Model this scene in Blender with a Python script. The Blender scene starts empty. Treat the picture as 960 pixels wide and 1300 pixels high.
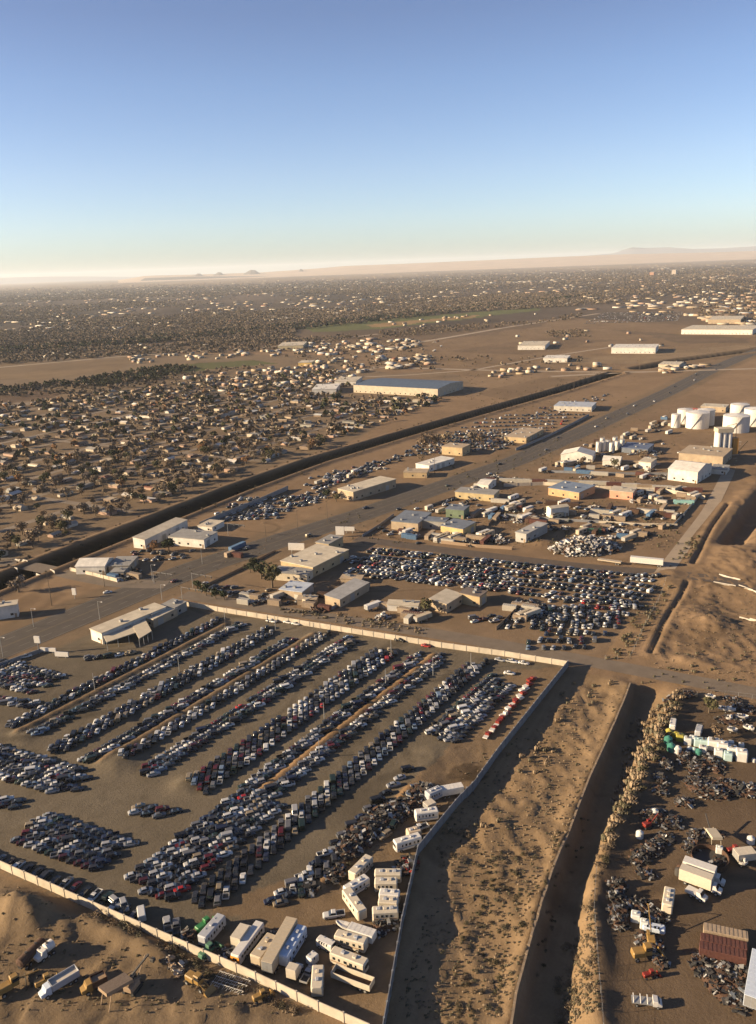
import bpy, math, random
import numpy as np
from mathutils import Vector, Matrix
random.seed(7); RN = np.random.RandomState(11)
R = math.radians; PI = math.pi
sc = bpy.context.scene; COL = sc.collection

# ------------------------------------------------------------------ camera, sky, sun, exposure
F, CX, CY, CAMH = 1064., 480., 650., 150.
ROLL = R(2.15); PITCH = R(16.332)
FW = np.array([0, math.cos(PITCH), -math.sin(PITCH)]); _r0 = np.array([1., 0, 0]); _u0 = np.cross(_r0, FW)
RT = _r0*math.cos(ROLL) - _u0*math.sin(ROLL); UP = _u0*math.cos(ROLL) + _r0*math.sin(ROLL)
cam = bpy.data.cameras.new('camera'); cob = bpy.data.objects.new('camera', cam); COL.objects.link(cob)
cam.sensor_fit = 'VERTICAL'; cam.sensor_height = 24; cam.lens = 24*F/1300; cam.clip_start = 1; cam.clip_end = 200000
M3 = Matrix(((RT[0], UP[0], -FW[0]), (RT[1], UP[1], -FW[1]), (RT[2], UP[2], -FW[2])))
cob.matrix_world = Matrix.Translation((0, 0, CAMH)) @ M3.to_4x4(); sc.camera = cob

SUN_EL, SUN_AZ = R(17), R(264)     # azimuth clockwise from +Y
w = bpy.data.worlds.new('World'); sc.world = w; w.use_nodes = True
nt = w.node_tree; bg = nt.nodes['Background']
sky = nt.nodes.new('ShaderNodeTexSky'); sky.sky_type = 'NISHITA'; sky.sun_disc = False
sky.sun_elevation = SUN_EL; sky.sun_rotation = SUN_AZ; sky.air_density = 1.0; sky.dust_density = 2.0; sky.ozone_density = 3.5; sky.altitude = 1500
wt = nt.nodes.new('ShaderNodeTexCoord'); wz = nt.nodes.new('ShaderNodeSeparateXYZ'); nt.links.new(wt.outputs['Generated'], wz.inputs[0])
wr = nt.nodes.new('ShaderNodeValToRGB'); nt.links.new(wz.outputs[2], wr.inputs[0]); wm_ = nt.nodes.new('ShaderNodeVectorMath'); wm_.operation = 'MULTIPLY'
for i_, (p_, c_) in enumerate([(0, (1.12, 1.13, 1.15)), (.05, (1.33, 1.22, 1.22)), (.1, (1.37, 1.18, 1.18)), (.19, (1.24, 1.07, 1.09)), (.25, (1.13, .93, .96)), (.6, (1., .9, .95))]):
    e_ = wr.color_ramp.elements[i_] if i_ < 2 else wr.color_ramp.elements.new(p_)
    e_.position = p_; e_.color = (c_[0]/1.4, c_[1]/1.4, c_[2]/1.4, 1)
nt.links.new(sky.outputs[0], wm_.inputs[0]); nt.links.new(wr.outputs[0], wm_.inputs[1])
nt.links.new(wm_.outputs[0], bg.inputs[0]); bg.inputs[1].default_value = 0.074
sl = bpy.data.lights.new('sun', 'SUN'); sl.energy = 5.0; sl.angle = R(0.5); sl.color = (1, 0.77, 0.49)
so = bpy.data.objects.new('sun', sl); COL.objects.link(so)
sv = Vector((math.sin(SUN_AZ)*math.cos(SUN_EL), math.cos(SUN_AZ)*math.cos(SUN_EL), math.sin(SUN_EL)))
so.rotation_euler = sv.to_track_quat('Z', 'Y').to_euler(); so.location = sv*300
sc.view_settings.view_transform = 'Standard'; sc.view_settings.look = 'None'
sc.view_settings.exposure = 1.62; sc.view_settings.gamma = 1

# ------------------------------------------------------------------ helpers
def P(x, y, z=0.):                      # pixel of the photograph -> point on the ground plane
    d = FW*F + RT*(x-CX) - UP*(y-CY); t = (z-CAMH)/d[2]
    return (d[0]*t, d[1]*t)
def PX(X, Y, Z=0.):
    v = np.array([X, Y, Z-CAMH]); q = v @ FW
    return CX + F*(v @ RT)/q, CY - F*(v @ UP)/q
def PW(pts): return [P(*p) for p in pts]
def hashn(i, j, s):
    n = np.sin(i*127.1 + j*311.7 + s*74.7)*43758.5453
    return n - np.floor(n)
def vnoise(x, y, s=0):
    i = np.floor(x); j = np.floor(y); fx = x-i; fy = y-j
    fx = fx*fx*(3-2*fx); fy = fy*fy*(3-2*fy)
    a = hashn(i, j, s); b = hashn(i+1, j, s); c = hashn(i, j+1, s); d = hashn(i+1, j+1, s)
    return (a*(1-fx)+b*fx)*(1-fy) + (c*(1-fx)+d*fx)*fy
def fbm(x, y, o=4, s=0):
    v = 0; a = .5
    for k in range(o): v = v + a*(vnoise(x, y, s+k)-.5)*2; x = x*2.03+7.1; y = y*2.03+3.3; a *= .5
    return v
def pip(x, y, poly):
    ins = np.zeros(np.shape(x), bool); n = len(poly)
    for k in range(n):
        x1, y1 = poly[k]; x2, y2 = poly[(k+1) % n]
        if y1 == y2: continue
        c = ((y1 > y) != (y2 > y)) & (x < (x2-x1)*(y-y1)/(y2-y1)+x1)
        ins ^= c
    return ins
def pdist(x, y, line):                  # distance, signed side (+ = right of travel), to a polyline
    best = np.full(np.shape(x), 1e9); side = np.zeros(np.shape(x))
    for (x1, y1), (x2, y2) in zip(line[:-1], line[1:]):
        dx, dy = x2-x1, y2-y1; L2 = dx*dx+dy*dy
        t = np.clip(((x-x1)*dx+(y-y1)*dy)/L2, 0, 1)
        d = np.hypot(x-x1-t*dx, y-y1-t*dy)
        m = d < best; best = np.where(m, d, best)
        side = np.where(m, np.sign((x-x1)*dy-(y-y1)*dx), side)
    return best, side
def sstep(a, b, x):
    t = np.clip((x-a)/(b-a), 0, 1); return t*t*(3-2*t)

MATS = {}; ALB = .8
def mat(name, col=(.5, .5, .5), rough=.8, var=.12, sc_=1.5, metal=0., src=None, bump=0., spec=.3):
    if name in MATS: return MATS[name]
    m = bpy.data.materials.new(name); m.use_nodes = True; n = m.node_tree; b = n.nodes['Principled BSDF']
    b.inputs['Roughness'].default_value = rough; b.inputs['Metallic'].default_value = metal
    b.inputs['Specular IOR Level'].default_value = spec
    tc = n.nodes.new('ShaderNodeTexCoord'); ns = n.nodes.new('ShaderNodeTexNoise')
    ns.inputs['Scale'].default_value = sc_; ns.inputs['Detail'].default_value = 5; ns.inputs['Roughness'].default_value = .65
    n.links.new(tc.outputs['Object'], ns.inputs['Vector'])
    mr = n.nodes.new('ShaderNodeMapRange'); mr.inputs['From Min'].default_value = .25; mr.inputs['From Max'].default_value = .75
    mr.inputs['To Min'].default_value = (1-var)*ALB; mr.inputs['To Max'].default_value = (1+var)*ALB; n.links.new(ns.outputs['Fac'], mr.inputs['Value'])
    mx = n.nodes.new('ShaderNodeVectorMath'); mx.operation = 'SCALE'; n.links.new(mr.outputs[0], mx.inputs['Scale'])
    if src == 'obj':
        oi = n.nodes.new('ShaderNodeObjectInfo'); n.links.new(oi.outputs['Color'], mx.inputs[0])
    elif src == 'col':
        at = n.nodes.new('ShaderNodeAttribute'); at.attribute_name = 'Col'; n.links.new(at.outputs['Color'], mx.inputs[0])
    else: mx.inputs[0].default_value = col
    n.links.new(mx.outputs[0], b.inputs['Base Color'])
    if bump:
        bp = n.nodes.new('ShaderNodeBump'); bp.inputs['Strength'].default_value = bump; bp.inputs['Distance'].default_value = .15
        n.links.new(ns.outputs['Fac'], bp.inputs['Height']); n.links.new(bp.outputs[0], b.inputs['Normal'])
    MATS[name] = m; return m
def mcol(name, c, **k): return mat(name, c, **k)
PAINT = mat('vehicle_paint', src='obj', rough=.33, var=.06, metal=.15, spec=.5)
TINT = mat('building_paint', src='obj', rough=.8, var=.24, sc_=.25)
LEAF = mat('leaf_tint', src='obj', rough=.9, var=.35, sc_=.5, spec=.05)
MIXP = mat('vehicle_paint_mixed', src='col', rough=.35, var=.05, metal=.1, spec=.5)
MIXM = mat('matt_mixed', src='col', rough=.9, var=.15, sc_=.4, spec=.1)
GLASS = mat('dark_glass', (.02, .025, .03), rough=.08, var=.02, spec=.7)
RUB = mat('rubber', (.02, .02, .02), rough=.8)
BARK = mat('bark', (.11, .085, .06), rough=.95, var=.25)
STEEL = mat('galvanised_steel', (.33, .33, .32), rough=.5, metal=.4)
DKMET = mat('dark_metal', (.06, .055, .05), rough=.6)
RUST = mat('rust', (.075, .042, .027), rough=.9, var=.35, sc_=2)
CONC = mat('concrete', (.45, .41, .35), rough=.9, var=.12, sc_=.8)
WHITEP = mat('white_paint', (.58, .555, .51), rough=.5, var=.14)
GREYR = mat('grey_roofing', (.3, .29, .28), rough=.7, var=.15)
YEL = mat('machine_yellow', (.26, .16, .05), rough=.5, var=.15)
ORG = mat('bus_orange', (.75, .3, .04), rough=.5)
REDP = mat('red_paint', (.19, .025, .016), rough=.45)
WOOD = mat('weathered_wood', (.28, .2, .13), rough=.9, var=.25, sc_=3)

class MB:
    def __init__(s): s.v = []; s.f = []; s.m = []
    def poly(s, pts, mi=0):
        b = len(s.v); s.v += [tuple(p) for p in pts]; s.f.append(tuple(range(b, b+len(pts)))); s.m.append(mi); return s
    def loft(s, rings, mi=0, cap=True):
        n = len(rings[0]); b = len(s.v)
        for r in rings: s.v += [tuple(p) for p in r]
        for k in range(len(rings)-1):
            for i in range(n):
                j = (i+1) % n
                s.f.append((b+k*n+i, b+k*n+j, b+(k+1)*n+j, b+(k+1)*n+i)); s.m.append(mi)
        if cap:
            s.f.append(tuple(b+i for i in reversed(range(n)))); s.m.append(mi)
            s.f.append(tuple(b+(len(rings)-1)*n+i for i in range(n))); s.m.append(mi)
        return s
    def box(s, x0, x1, y0, y1, z0, z1, mi=0):
        return s.loft([[(x0, y0, z), (x1, y0, z), (x1, y1, z), (x0, y1, z)] for z in (z0, z1)], mi)
    def cbox(s, x0, x1, w, z0, z1, c=.15, mi=0, ce=None):    # long box with chamfered edges along x
        ce = c if ce is None else ce
        def ring(x, i):
            a = w/2-i; zt = z1-i; zb = z0+i*.3
            return [(x, -a, zb), (x, a, zb), (x, a, zt-c), (x, a-c, zt), (x, -a+c, zt), (x, -a, zt-c)]
        return s.loft([ring(x0, ce), ring(x0+ce, 0), ring(x1-ce, 0), ring(x1, ce)], mi)
    def cyl(s, p0, p1, r, n=10, mi=0, r1=None):
        p0 = Vector(p0); p1 = Vector(p1); d = (p1-p0).normalized(); r1 = r if r1 is None else r1
        a = d.orthogonal().normalized(); b = d.cross(a)
        return s.loft([[p+a*(q*math.cos(2*PI*k/n))+b*(q*math.sin(2*PI*k/n)) for k in range(n)] for p, q in ((p0, r), (p1, r1))], mi)
    def bar(s, p0, p1, t=.1, mi=0): return s.cyl(p0, p1, t*.7, 4, mi)
    def mesh(s, name, mats):
        me = bpy.data.meshes.new(name); me.from_pydata(s.v, [], s.f)
        for q in mats: me.materials.append(q)
        me.polygons.foreach_set('material_index', np.array(s.m, dtype=np.int32)); me.update(); return me
    def build(s, name, mats, parent=None, loc=(0, 0, 0), rz=0, color=None):
        return link(name, s.mesh(name, mats if isinstance(mats, (list, tuple)) else [mats]), loc, rz, parent, color)
LABELS = {}
def link(name, me, loc=(0, 0, 0), rz=0, parent=None, color=None, s=None):
    o = bpy.data.objects.new(name, me); COL.objects.link(o); o.location = loc; o.rotation_euler = (0, 0, rz)
    if parent: o.parent = parent
    if color is not None: o.color = (*color[:3], 1)
    if s is not None: o.scale = s if isinstance(s, (tuple, list)) else (s, s, s)
    return o
def tag(o, label=None, cat=None, group=None, kind=None):
    if label:
        o['label'] = label
        if len(label.split()) > 16 or len(label.split()) < 4: print('LABEL LEN', len(label.split()), label)
        if label in LABELS and not kind: print('DUP LABEL', label)
        LABELS[label] = 1
    if cat: o['category'] = cat
    if group: o['group'] = group
    if kind: o['kind'] = kind
    return o
def empty(name, loc=(0, 0, 0), rz=0): return link(name, None, loc, rz)
def ordn(n): return '%d%s' % (n, 'th' if 10 <= n % 100 <= 20 else {1: 'st', 2: 'nd', 3: 'rd'}.get(n % 10, 'th'))
def grid_mesh(name, V, Fc, mats, cols=None, mi=None, smooth=False):
    me = bpy.data.meshes.new(name); k = Fc.shape[1]
    me.vertices.add(len(V)); me.vertices.foreach_set('co', V.astype(np.float32).ravel())
    me.loops.add(Fc.size); me.loops.foreach_set('vertex_index', Fc.astype(np.int32).ravel())
    me.polygons.add(len(Fc)); me.polygons.foreach_set('loop_start', np.arange(0, Fc.size, k, dtype=np.int32))
    for m_ in mats: me.materials.append(m_)
    if mi is not None: me.polygons.foreach_set('material_index', mi.astype(np.int32))
    if smooth: me.polygons.foreach_set('use_smooth', np.ones(len(Fc), bool))
    me.update(calc_edges=True)
    if cols is not None:
        a = me.color_attributes.new('Col', 'FLOAT_COLOR', 'POINT'); c = np.ones((len(V), 4), np.float32); c[:, :3] = cols; a.data.foreach_set('color', c.ravel())
    me.validate(); return me
def quads(mb):     # prototype -> arrays of triangles
    T = []; m = []
    for f, q in zip(mb.f, mb.m):
        for k in range(1, len(f)-1): T.append((f[0], f[k], f[k+1])); m.append(q)
    return np.array(mb.v), np.array(T), np.array(m)
def merged(name, mb, places, mats, vcol=None):  # places rows: x,y,z,rot,sx,sy,sz,r,g,b
    V, T, m = quads(mb); pl = np.array(places); K = len(pl)
    c = np.cos(pl[:, 3])[:, None]; s = np.sin(pl[:, 3])[:, None]
    x = V[None, :, 0]*pl[:, 4:5]; y = V[None, :, 1]*pl[:, 5:6]; z = V[None, :, 2]*pl[:, 6:7]
    W = np.stack([x*c-y*s+pl[:, 0:1], x*s+y*c+pl[:, 1:2], z+pl[:, 2:3]], -1).reshape(-1, 3)
    FF = (T[None]+(np.arange(K)*len(V))[:, None, None]).reshape(-1, 3)
    cc = np.repeat(pl[:, 7:10], len(V), 0)
    return link(name, grid_mesh(name, W, FF, mats, cc, np.tile(m, K)))

# ------------------------------------------------------------------ layout lines traced on the ground
CANAL = PW([(-60, 765), (62, 716), (200, 662), (300, 622), (400, 586), (500, 556), (600, 527), (700, 499), (782, 474)])
CANAL2 = PW([(812, 468), (860, 458), (990, 440)])
ROAD = PW([(-160, 886), (0, 823), (120, 774), (240, 724), (350, 688), (460, 653), (560, 618), (650, 587), (750, 543), (850, 497), (900, 471), (945, 452), (1040, 414)])
STREET = PW([(232, 755), (330, 771), (450, 789), (600, 812), (712, 833), (830, 855), (960, 880), (1080, 905)])
NSTREET = PW([(452, 684), (560, 698), (640, 708), (760, 722), (840, 727), (900, 733), (1000, 752)])
WROAD = PW([(-80, 697), (0, 711), (80, 727), (150, 742), (212, 742)])
LEVEE = PW([(800, 870), (776, 930), (748, 990), (722, 1058), (700, 1110), (683, 1165), (668, 1215), (655, 1265), (648, 1310), (636, 1380)])
FLOORR = PW([(812, 876), (800, 905), (787, 985), (752, 1058), (735, 1110), (716, 1170), (702, 1245), (697, 1310), (690, 1380)])
BANKR = PW([(866, 878), (846, 920), (826, 965), (806, 1008), (782, 1045), (757, 1112), (753, 1160), (758, 1230), (762, 1285), (766, 1380)])
DIVW = PW([(720, 845), (600, 1000), (530, 1085), (510, 1175), (492, 1285), (482, 1350)])
def nline(c, p0, p1):
    return [tuple(s_*np.array([math.cos(R(56)), math.sin(R(56))])+c*np.array([math.sin(R(56)), -math.cos(R(56))])) for s_ in [np.dot(P(*p), (math.cos(R(56)), math.sin(R(56)))) for p in (p0, p1)]]
BERMS = [nline(-249.8, (32, 935), (285, 792)), nline(-209, (135, 972), (385, 802)), nline(-154.1, (325, 1010), (542, 830)), PW([(405, 1125), (470, 1060), (520, 1000)])]
DDITCH = PW([(990, 615), (958, 648), (930, 690)])
DITCH3 = PW([(873, 738), (850, 775), (826, 830)])
DITCH4 = PW([(925, 640), (905, 668), (880, 715)])
MOUNDS = [(8, 1160, 6, 2.6), (24, 1164, 5, 3.6), (40, 1169, 4.6, 3.4), (55, 1174, 4, 2.6), (86, 1176, 3, 1.6), (-8, 1150, 5, 2.),
          (905, 793, 8, 3.6), (885, 780, 10, 2), (690, 690, 7, 2), (950, 712, 15, 3), (972, 685, 16, 3.5), (890, 842, 4, 1.6), (868, 838, 4, 1.8), (780, 868, 5, 1.2),
          (848, 738, 7, 2), (855, 728, 4, 1), (560, 968, 9, 1.2), (600, 975, 6, 1.3), (30, 935, 5, 1.), (150, 967, 6, 1.8), (236, 995, 4, 1.4)]
for k in range(9): MOUNDS.append((108+k*12.5, 1170+k*5.6, 2.1, 1.9+.5*math.sin(k*2.3)))
WM = [(*P(a, b), c, d) for a, b, c, d in MOUNDS]
PITS = [(*P(a, b), c, d) for a, b, c, d in [(880, 765, 24, -2.0), (595, 985, 11, -1.5), (945, 760, 14, -1.5)]]

def chan(h, x, y, line, hw, bank, depth, berm=0., bw=5.):
    d, s = pdist(x, y, line)
    h = h - depth*(1-sstep(hw, hw+bank, d))
    if berm: h = h + berm*np.exp(-((d-hw-bank-bw)/bw)**2)
    return h
ROUGH = [PW(q) for q in ([(720, 850), (800, 868), (860, 880), (755, 1120), (765, 1400), (470, 1400), (492, 1285), (530, 1088), (602, 1000)],
                         [(-200, 1030), (-10, 1108), (404, 1285), (470, 1330), (400, 1500), (-400, 1500)],
                         [(845, 560), (1100, 560), (1100, 880), (960, 870), (830, 845), (800, 835), (868, 735), (905, 690), (935, 600)],
                         [(330, 1150), (600, 880), (690, 870), (500, 1120), (480, 1280), (400, 1280)])]
RAMP = [2.6, 2.3, 2.2, .45]
def height(x, y):
    x = np.asarray(x, float); y = np.asarray(y, float); h = np.zeros(x.shape)
    near = (y < 1800) & (np.abs(x) < 1500)
    if not near.any(): return h
    X = x[near]; Y = y[near]; H = np.zeros(X.shape)
    H = chan(H, X, Y, CANAL, 5.5, 4.2, 7.5, 1.5, 3.)
    H = chan(H, X, Y, CANAL2, 6, 8, 5, 1.2)
    H = chan(H, X, Y, DDITCH, 3, 5, 6, 1.0)
    H = chan(H, X, Y, DITCH3, .3, .7, 1.1, .35, 1.3)
    H = chan(H, X, Y, DITCH4, .4, 1.0, 1.2, .4, 1.5)
    for b in BERMS:
        d, s = pdist(X, Y, b); H = H + .9*np.exp(-(d/1.3)**2)*(.7+.5*vnoise(X*.4, Y*.4, 5))
    # arroyo
    d, s = pdist(X, Y, LEVEE); d2, s2 = pdist(X, Y, BANKR); wv = 2.6*fbm(X*.07, Y*.07, 3, 81)+.8*fbm(X*.4, Y*.4, 2, 82); d3, s3 = pdist(X+wv, Y+wv*.3, FLOORR)
    inA = (s < 0) & (s2 > 0) & (Y < 275.)
    rr = np.where(s3 > 0, 0, 1)*sstep(0, 1, d3/(d3+d2+1e-6))
    arr = -(3.6+1.0*vnoise(X*.09, Y*.09, 83)+.35*vnoise(X*.6, Y*.6, 84))*sstep(.5, 2.4, d)*(1-rr)
    endf = sstep(285, 268, Y)
    H = H + np.where(inA, arr, 0)*endf
    dw, sw = pdist(X, Y, DIVW)
    H = H + .7*np.exp(-((d)/1.3)**2)*sstep(283, 272, Y)*(s >= 0)
    inW = (sw < 0) & (Y < 300) & (s > 0)
    H = H - np.where(inW, (.5+.3*vnoise(X*.08, Y*.08, 44))*sstep(.6, 6, dw)*sstep(0, 8, d), 0)*sstep(292, 270, Y)
    H = H + 1.2*np.exp(-((d2)/3.2)**2)*(Y < 270)*(.5+vnoise(X*.25, Y*.25, 8))
    for pl, a in zip(ROUGH, RAMP):
        xs = [p[0] for p in pl]; ys = [p[1] for p in pl]
        bb = (X > min(xs)) & (X < max(xs)) & (Y > min(ys)) & (Y < max(ys))
        if not bb.any(): continue
        xx = X[bb]; yy = Y[bb]; ins = pip(xx, yy, pl)
        e, _ = pdist(xx, yy, pl+[pl[0]]); f_ = np.where(ins, sstep(0, 9, e), 0)*np.where(inA[bb], .3, 1)*sstep(5, 10, pdist(xx, yy, STREET)[0])
        rid = 1-np.abs(fbm(xx*.085, yy*.06, 4, 3))*2.2
        n = fbm(xx*.05, yy*.05, 5, 2)*.8 + .16*np.abs(fbm(xx*.45, yy*.3, 3, 9))*2 + .13*rid
        H[bb] += f_*a*(n*.5+.22*np.maximum(0, 1-np.abs(fbm(xx*.16, yy*.09, 3, 13))*5)+.17*fbm(xx*.7, yy*.7, 3, 17))
    for (mx, my, r, hh) in WM:
        q = np.hypot(X-mx, Y-my)
        ang = np.arctan2(Y-my, X-mx)
        gl = np.abs(vnoise(ang*3.2+mx, q*.12, 6)-.5)*2; H = H + hh*np.exp(-(q/r)**2*1.1)*(.78+.5*gl*np.clip(q/r, 0, 1)+.16*fbm(X*.6, Y*.6, 3, 4))
    for (mx, my, r, hh) in PITS: H = H + hh*np.exp(-(((X-mx)**2+(Y-my)**2)/r**2)**2)
    h[near] = H; return h
GR = {}
def zat(x, y):                          # terrain height read from the ground grid
    xs, ys, Z = GR['g']; i = min(max(int(np.searchsorted(xs, x))-1, 0), len(xs)-2); j = min(max(int(np.searchsorted(ys, y))-1, 0), len(ys)-2)
    u = (x-xs[i])/(xs[i+1]-xs[i]); v = (y-ys[j])/(ys[j+1]-ys[j])
    return float((Z[j, i]*(1-u)+Z[j, i+1]*u)*(1-v)+(Z[j+1, i]*(1-u)+Z[j+1, i+1]*u)*v)

# ------------------------------------------------------------------ ground sheet
def ground():
    ys = [72.]
    while ys[-1] < 46000: d = ys[-1]; ys.append(d+max(1.15 if d < 420 else 1.6, d*d/190000 if d < 12000 else 800))
    xs = [0.]
    while xs[-1] < 30000: d = xs[-1]; xs.append(d+(1.25 if d < 230 else max(1.9, d/85)))
    xs = [-v for v in reversed(xs[1:])]+xs
    xs = np.array(xs); ys = np.array([-6000, -500, 0, 50.]+ys)
    X, Y = np.meshgrid(xs, ys); x = X.ravel(); y = Y.ravel()
    z = height(x, y); GR['g'] = (xs, ys, z.reshape(X.shape))
    # colours: fields, dirt, paving: surface colours, canal bed darkened with shade
    base = np.array([.30, .215, .145]); c = np.tile(base, (len(x), 1))
    jx = x + 2.2*fbm(x*.12, y*.12, 3, 21); jy = y + 2.2*fbm(x*.12+50, y*.12, 3, 22)
    jfx = x + x*0 + 25*fbm(x*.012, y*.012, 3, 23)*np.clip(y/1500, 0, 3); jfy = y + 25*fbm(x*.012+9, y*.012, 3, 24)*np.clip(y/1500, 0, 3)
    def zone(pix, col, far=False):
        pl = PW(pix); a, b = (jfx, jfy) if far else (jx, jy)
        c[pip(a, b, pl)] = col
    n1 = fbm(x*.004, y*.0015, 4, 31)[:, None]; n2 = fbm(x*.0007, y*.0003, 4, 32)[:, None]
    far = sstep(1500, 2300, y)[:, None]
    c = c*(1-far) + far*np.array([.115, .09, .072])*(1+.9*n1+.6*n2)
    farr = sstep(9000, 14000, y)[:, None]; c = c*(1-farr) + farr*np.array([.30, .22, .15])*(1+.4*n2)
    zone([(0-900, 520), (-400, 440), (430, 452), (560, 500), (400, 580), (62, 705), (-900, 950)], (.25, .192, .137), True)
    zone([(-600, 600), (-500, 463), (60, 461), (165, 455), (175, 463), (100, 478), (-100, 487)], (.235, .175, .115), True)
    zone([(115, 487), (165, 473), (240, 462), (320, 458), (345, 461), (215, 475), (125, 490)], (.13, .14, .06), True)
    zone([(-100, 507), (-10, 497), (88, 495), (60, 506), (-60, 520)], (.17, .12, .09), True)
    zone([(380, 415), (480, 406), (570, 399), (680, 390), (684, 394), (575, 407), (480, 418), (390, 422)], (.15, .17, .07), True)
    zone([(470, 412), (570, 403), (620, 399), (600, 403), (480, 416)], (.36, .25, .13), True)
    zone([(430, 446), (480, 440), (620, 425), (720, 403), (960, 420), (1100, 430), (1050, 455), (790, 473), (600, 478), (520, 466)], (.27, .195, .13), True)
    zone([(585, 486), (640, 472), (780, 474), (690, 500), (600, 505)], (.30, .22, .15))
    zone([(880, 487), (960, 452), (1100, 430), (1100, 600), (960, 575), (940, 520), (870, 515)], (.33, .235, .16))
    zone([(600, 600), (780, 535), (880, 500), (990, 530), (930, 600), (890, 690), (840, 720), (650, 705), (460, 680), (480, 650)], (.285, .205, .14))
    zone([(230, 760), (330, 690), (460, 690), (650, 712), (860, 735), (800, 835), (700, 828)], (.27, .2, .14))
    zone([(842, 736), (868, 730), (866, 745), (795, 838), (765, 830)], (.35, .25, .16))
    zone([(-300, 985), (-20, 852), (95, 800), (225, 768), (719, 846), (532, 1083), (494, 1290), (400, 1282), (-20, 1095), (-300, 1000)], (.19, .166, .134))
    zone([(250, 1150), (390, 1110), (560, 960), (650, 850), (719, 848), (532, 1083), (494, 1290), (410, 1282), (300, 1160)], (.26, .195, .135))
    zone([(722, 850), (802, 868), (862, 880), (757, 1112), (765, 1400), (470, 1400), (494, 1285), (532, 1085), (602, 1000)], (.315, .232, .153))
    zone([(866, 884), (960, 892), (1200, 930), (1300, 1400), (768, 1400), (757, 1115), (810, 1010)], (.18, .135, .098))
    zone([(-200, 1020), (-10, 1104), (402, 1285), (450, 1400), (-600, 1500)], (.255, .195, .135))
    zone([(600, 990), (560, 985), (570, 975), (600, 970), (622, 985)], (.12, .09, .065))
    for (pg, cl) in (([(480, 428), (600, 412), (700, 405), (690, 414), (560, 430), (480, 438)], (.19, .14, .10)), ([(560, 446), (700, 428), (780, 432), (660, 450)], (.22, .16, .11)), ([(690, 460), (800, 450), (960, 436), (960, 446), (820, 462)], (.31, .235, .16)),
                     ([(780, 418), (870, 426), (960, 430), (960, 436), (860, 436)], (.20, .15, .11)), ([(800, 388), (960, 378), (1000, 396), (880, 404)], (.24, .18, .13)), ([(600, 500), (690, 480), (740, 482), (650, 510)], (.24, .175, .12)), ([(-50, 480), (60, 470), (120, 468), (60, 482)], (.27, .20, .13)),
                     ([(430, 480), (560, 470), (590, 482), (600, 500), (560, 502), (440, 492)], (.25, .19, .135))): zone(pg, cl, True)
    for ib, b in enumerate(BERMS):
        d, s = pdist(x, y, b); k = (np.exp(-(d/(1.5 if ib > 1 else .8))**4)*(1 if ib > 1 else .55))[:, None]; c = c*(1-k)+k*np.array([.44, .29, .165])
    d, s = pdist(x, y, CANAL); k = (1-sstep(8, 10.5, d))[:, None]; c = c*(1-k)+k*np.array([.035, .029, .022])  # canal bed: dark soil and growth, with bank shade darkened into the colour
    k = np.exp(-((d-18)/3.)**2)[:, None]; c = c*(1-k)+k*np.array([.27, .2, .145])
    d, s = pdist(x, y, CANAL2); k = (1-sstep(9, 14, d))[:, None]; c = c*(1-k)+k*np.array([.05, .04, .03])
    d, s = pdist(x, y, ROAD); k = (1-sstep(19, 24, d))[:, None]; k2 = .9*k; c = c*(1-k2)+k2*np.array([.245, .185, .13])
    # mottling, streaks and wheel tracks in the soil itself
    m = 1+.22*fbm(x*.03, y*.03, 4, 41)+.16*fbm(x*.25, y*.25, 3, 42)
    tr = np.abs(fbm(x*.02, y*.02, 3, 55)); m = m*(1-.22*np.exp(-(tr/.03)**2)*(y < 500)+.16*np.exp(-((tr-.06)/.02)**2)*(y < 500)); tr = np.abs(fbm(x*.05+3, y*.03, 2, 57)); m = m*(1-.16*np.exp(-(tr/.025)**2)*(y < 300))
    nc = x*math.sin(R(56))-y*math.cos(R(56)); yard = pip(x, y, PW([(-300, 985), (-20, 852), (95, 800), (225, 768), (719, 846), (532, 1083), (494, 1290), (400, 1282), (-20, 1095), (-300, 1000)]))
    m = m*np.where(yard, 1+.09*np.sin(nc*3.1+2*fbm(x*.02, y*.02, 2, 61))*(vnoise(x*.03, y*.03, 62))-.16*(vnoise(x*.35, y*.35, 63) > .86), 1)
    dL, sL = pdist(x, y, LEVEE); ar = pip(x, y, PW([(722, 850), (802, 868), (650, 1400), (470, 1400), (494, 1285), (532, 1085), (602, 1000)]))
    m = m*np.where(ar, 1+.11*np.sin(dL*2.6+3*fbm(x*.03, y*.012, 3, 64))*vnoise(x*.05, y*.02, 65)+.15*fbm(x*.12+y*.05, y*.03, 3, 66), 1)
    k = np.exp(-((dL-3.5)/1.1)**2)*(sL > 0)*(y < 280); m = m*(1+.16*k)
    c = c*m[:, None]*np.array([.66, .62, .54])
    ny, nx = X.shape; i = np.arange(ny-1)[:, None]*nx+np.arange(nx-1)[None]; i = i.ravel()
    FF = np.stack([i, i+1, i+1+nx, i+nx], -1)
    gm = mat('earth', src='col', rough=.95, var=.15, sc_=.35, bump=.4, spec=.08)
    n = gm.node_tree; mr = [q for q in n.nodes if q.type == 'TEX_NOISE'][0]; mr.inputs['Detail'].default_value = 9; mr.inputs['Roughness'].default_value = .75
    n2_ = n.nodes.new('ShaderNodeTexNoise'); n2_.inputs['Scale'].default_value = 1.6; n2_.inputs['Detail'].default_value = 4; n2_.inputs['Roughness'].default_value = .7
    tcn = [q for q in n.nodes if q.type == 'TEX_COORD'][0]; n.links.new(tcn.outputs['Object'], n2_.inputs['Vector'])
    ad = n.nodes.new('ShaderNodeMath'); ad.operation = 'ADD'; n.links.new(mr.outputs['Fac'], ad.inputs[0]); n.links.new(n2_.outputs['Fac'], ad.inputs[1])
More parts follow.
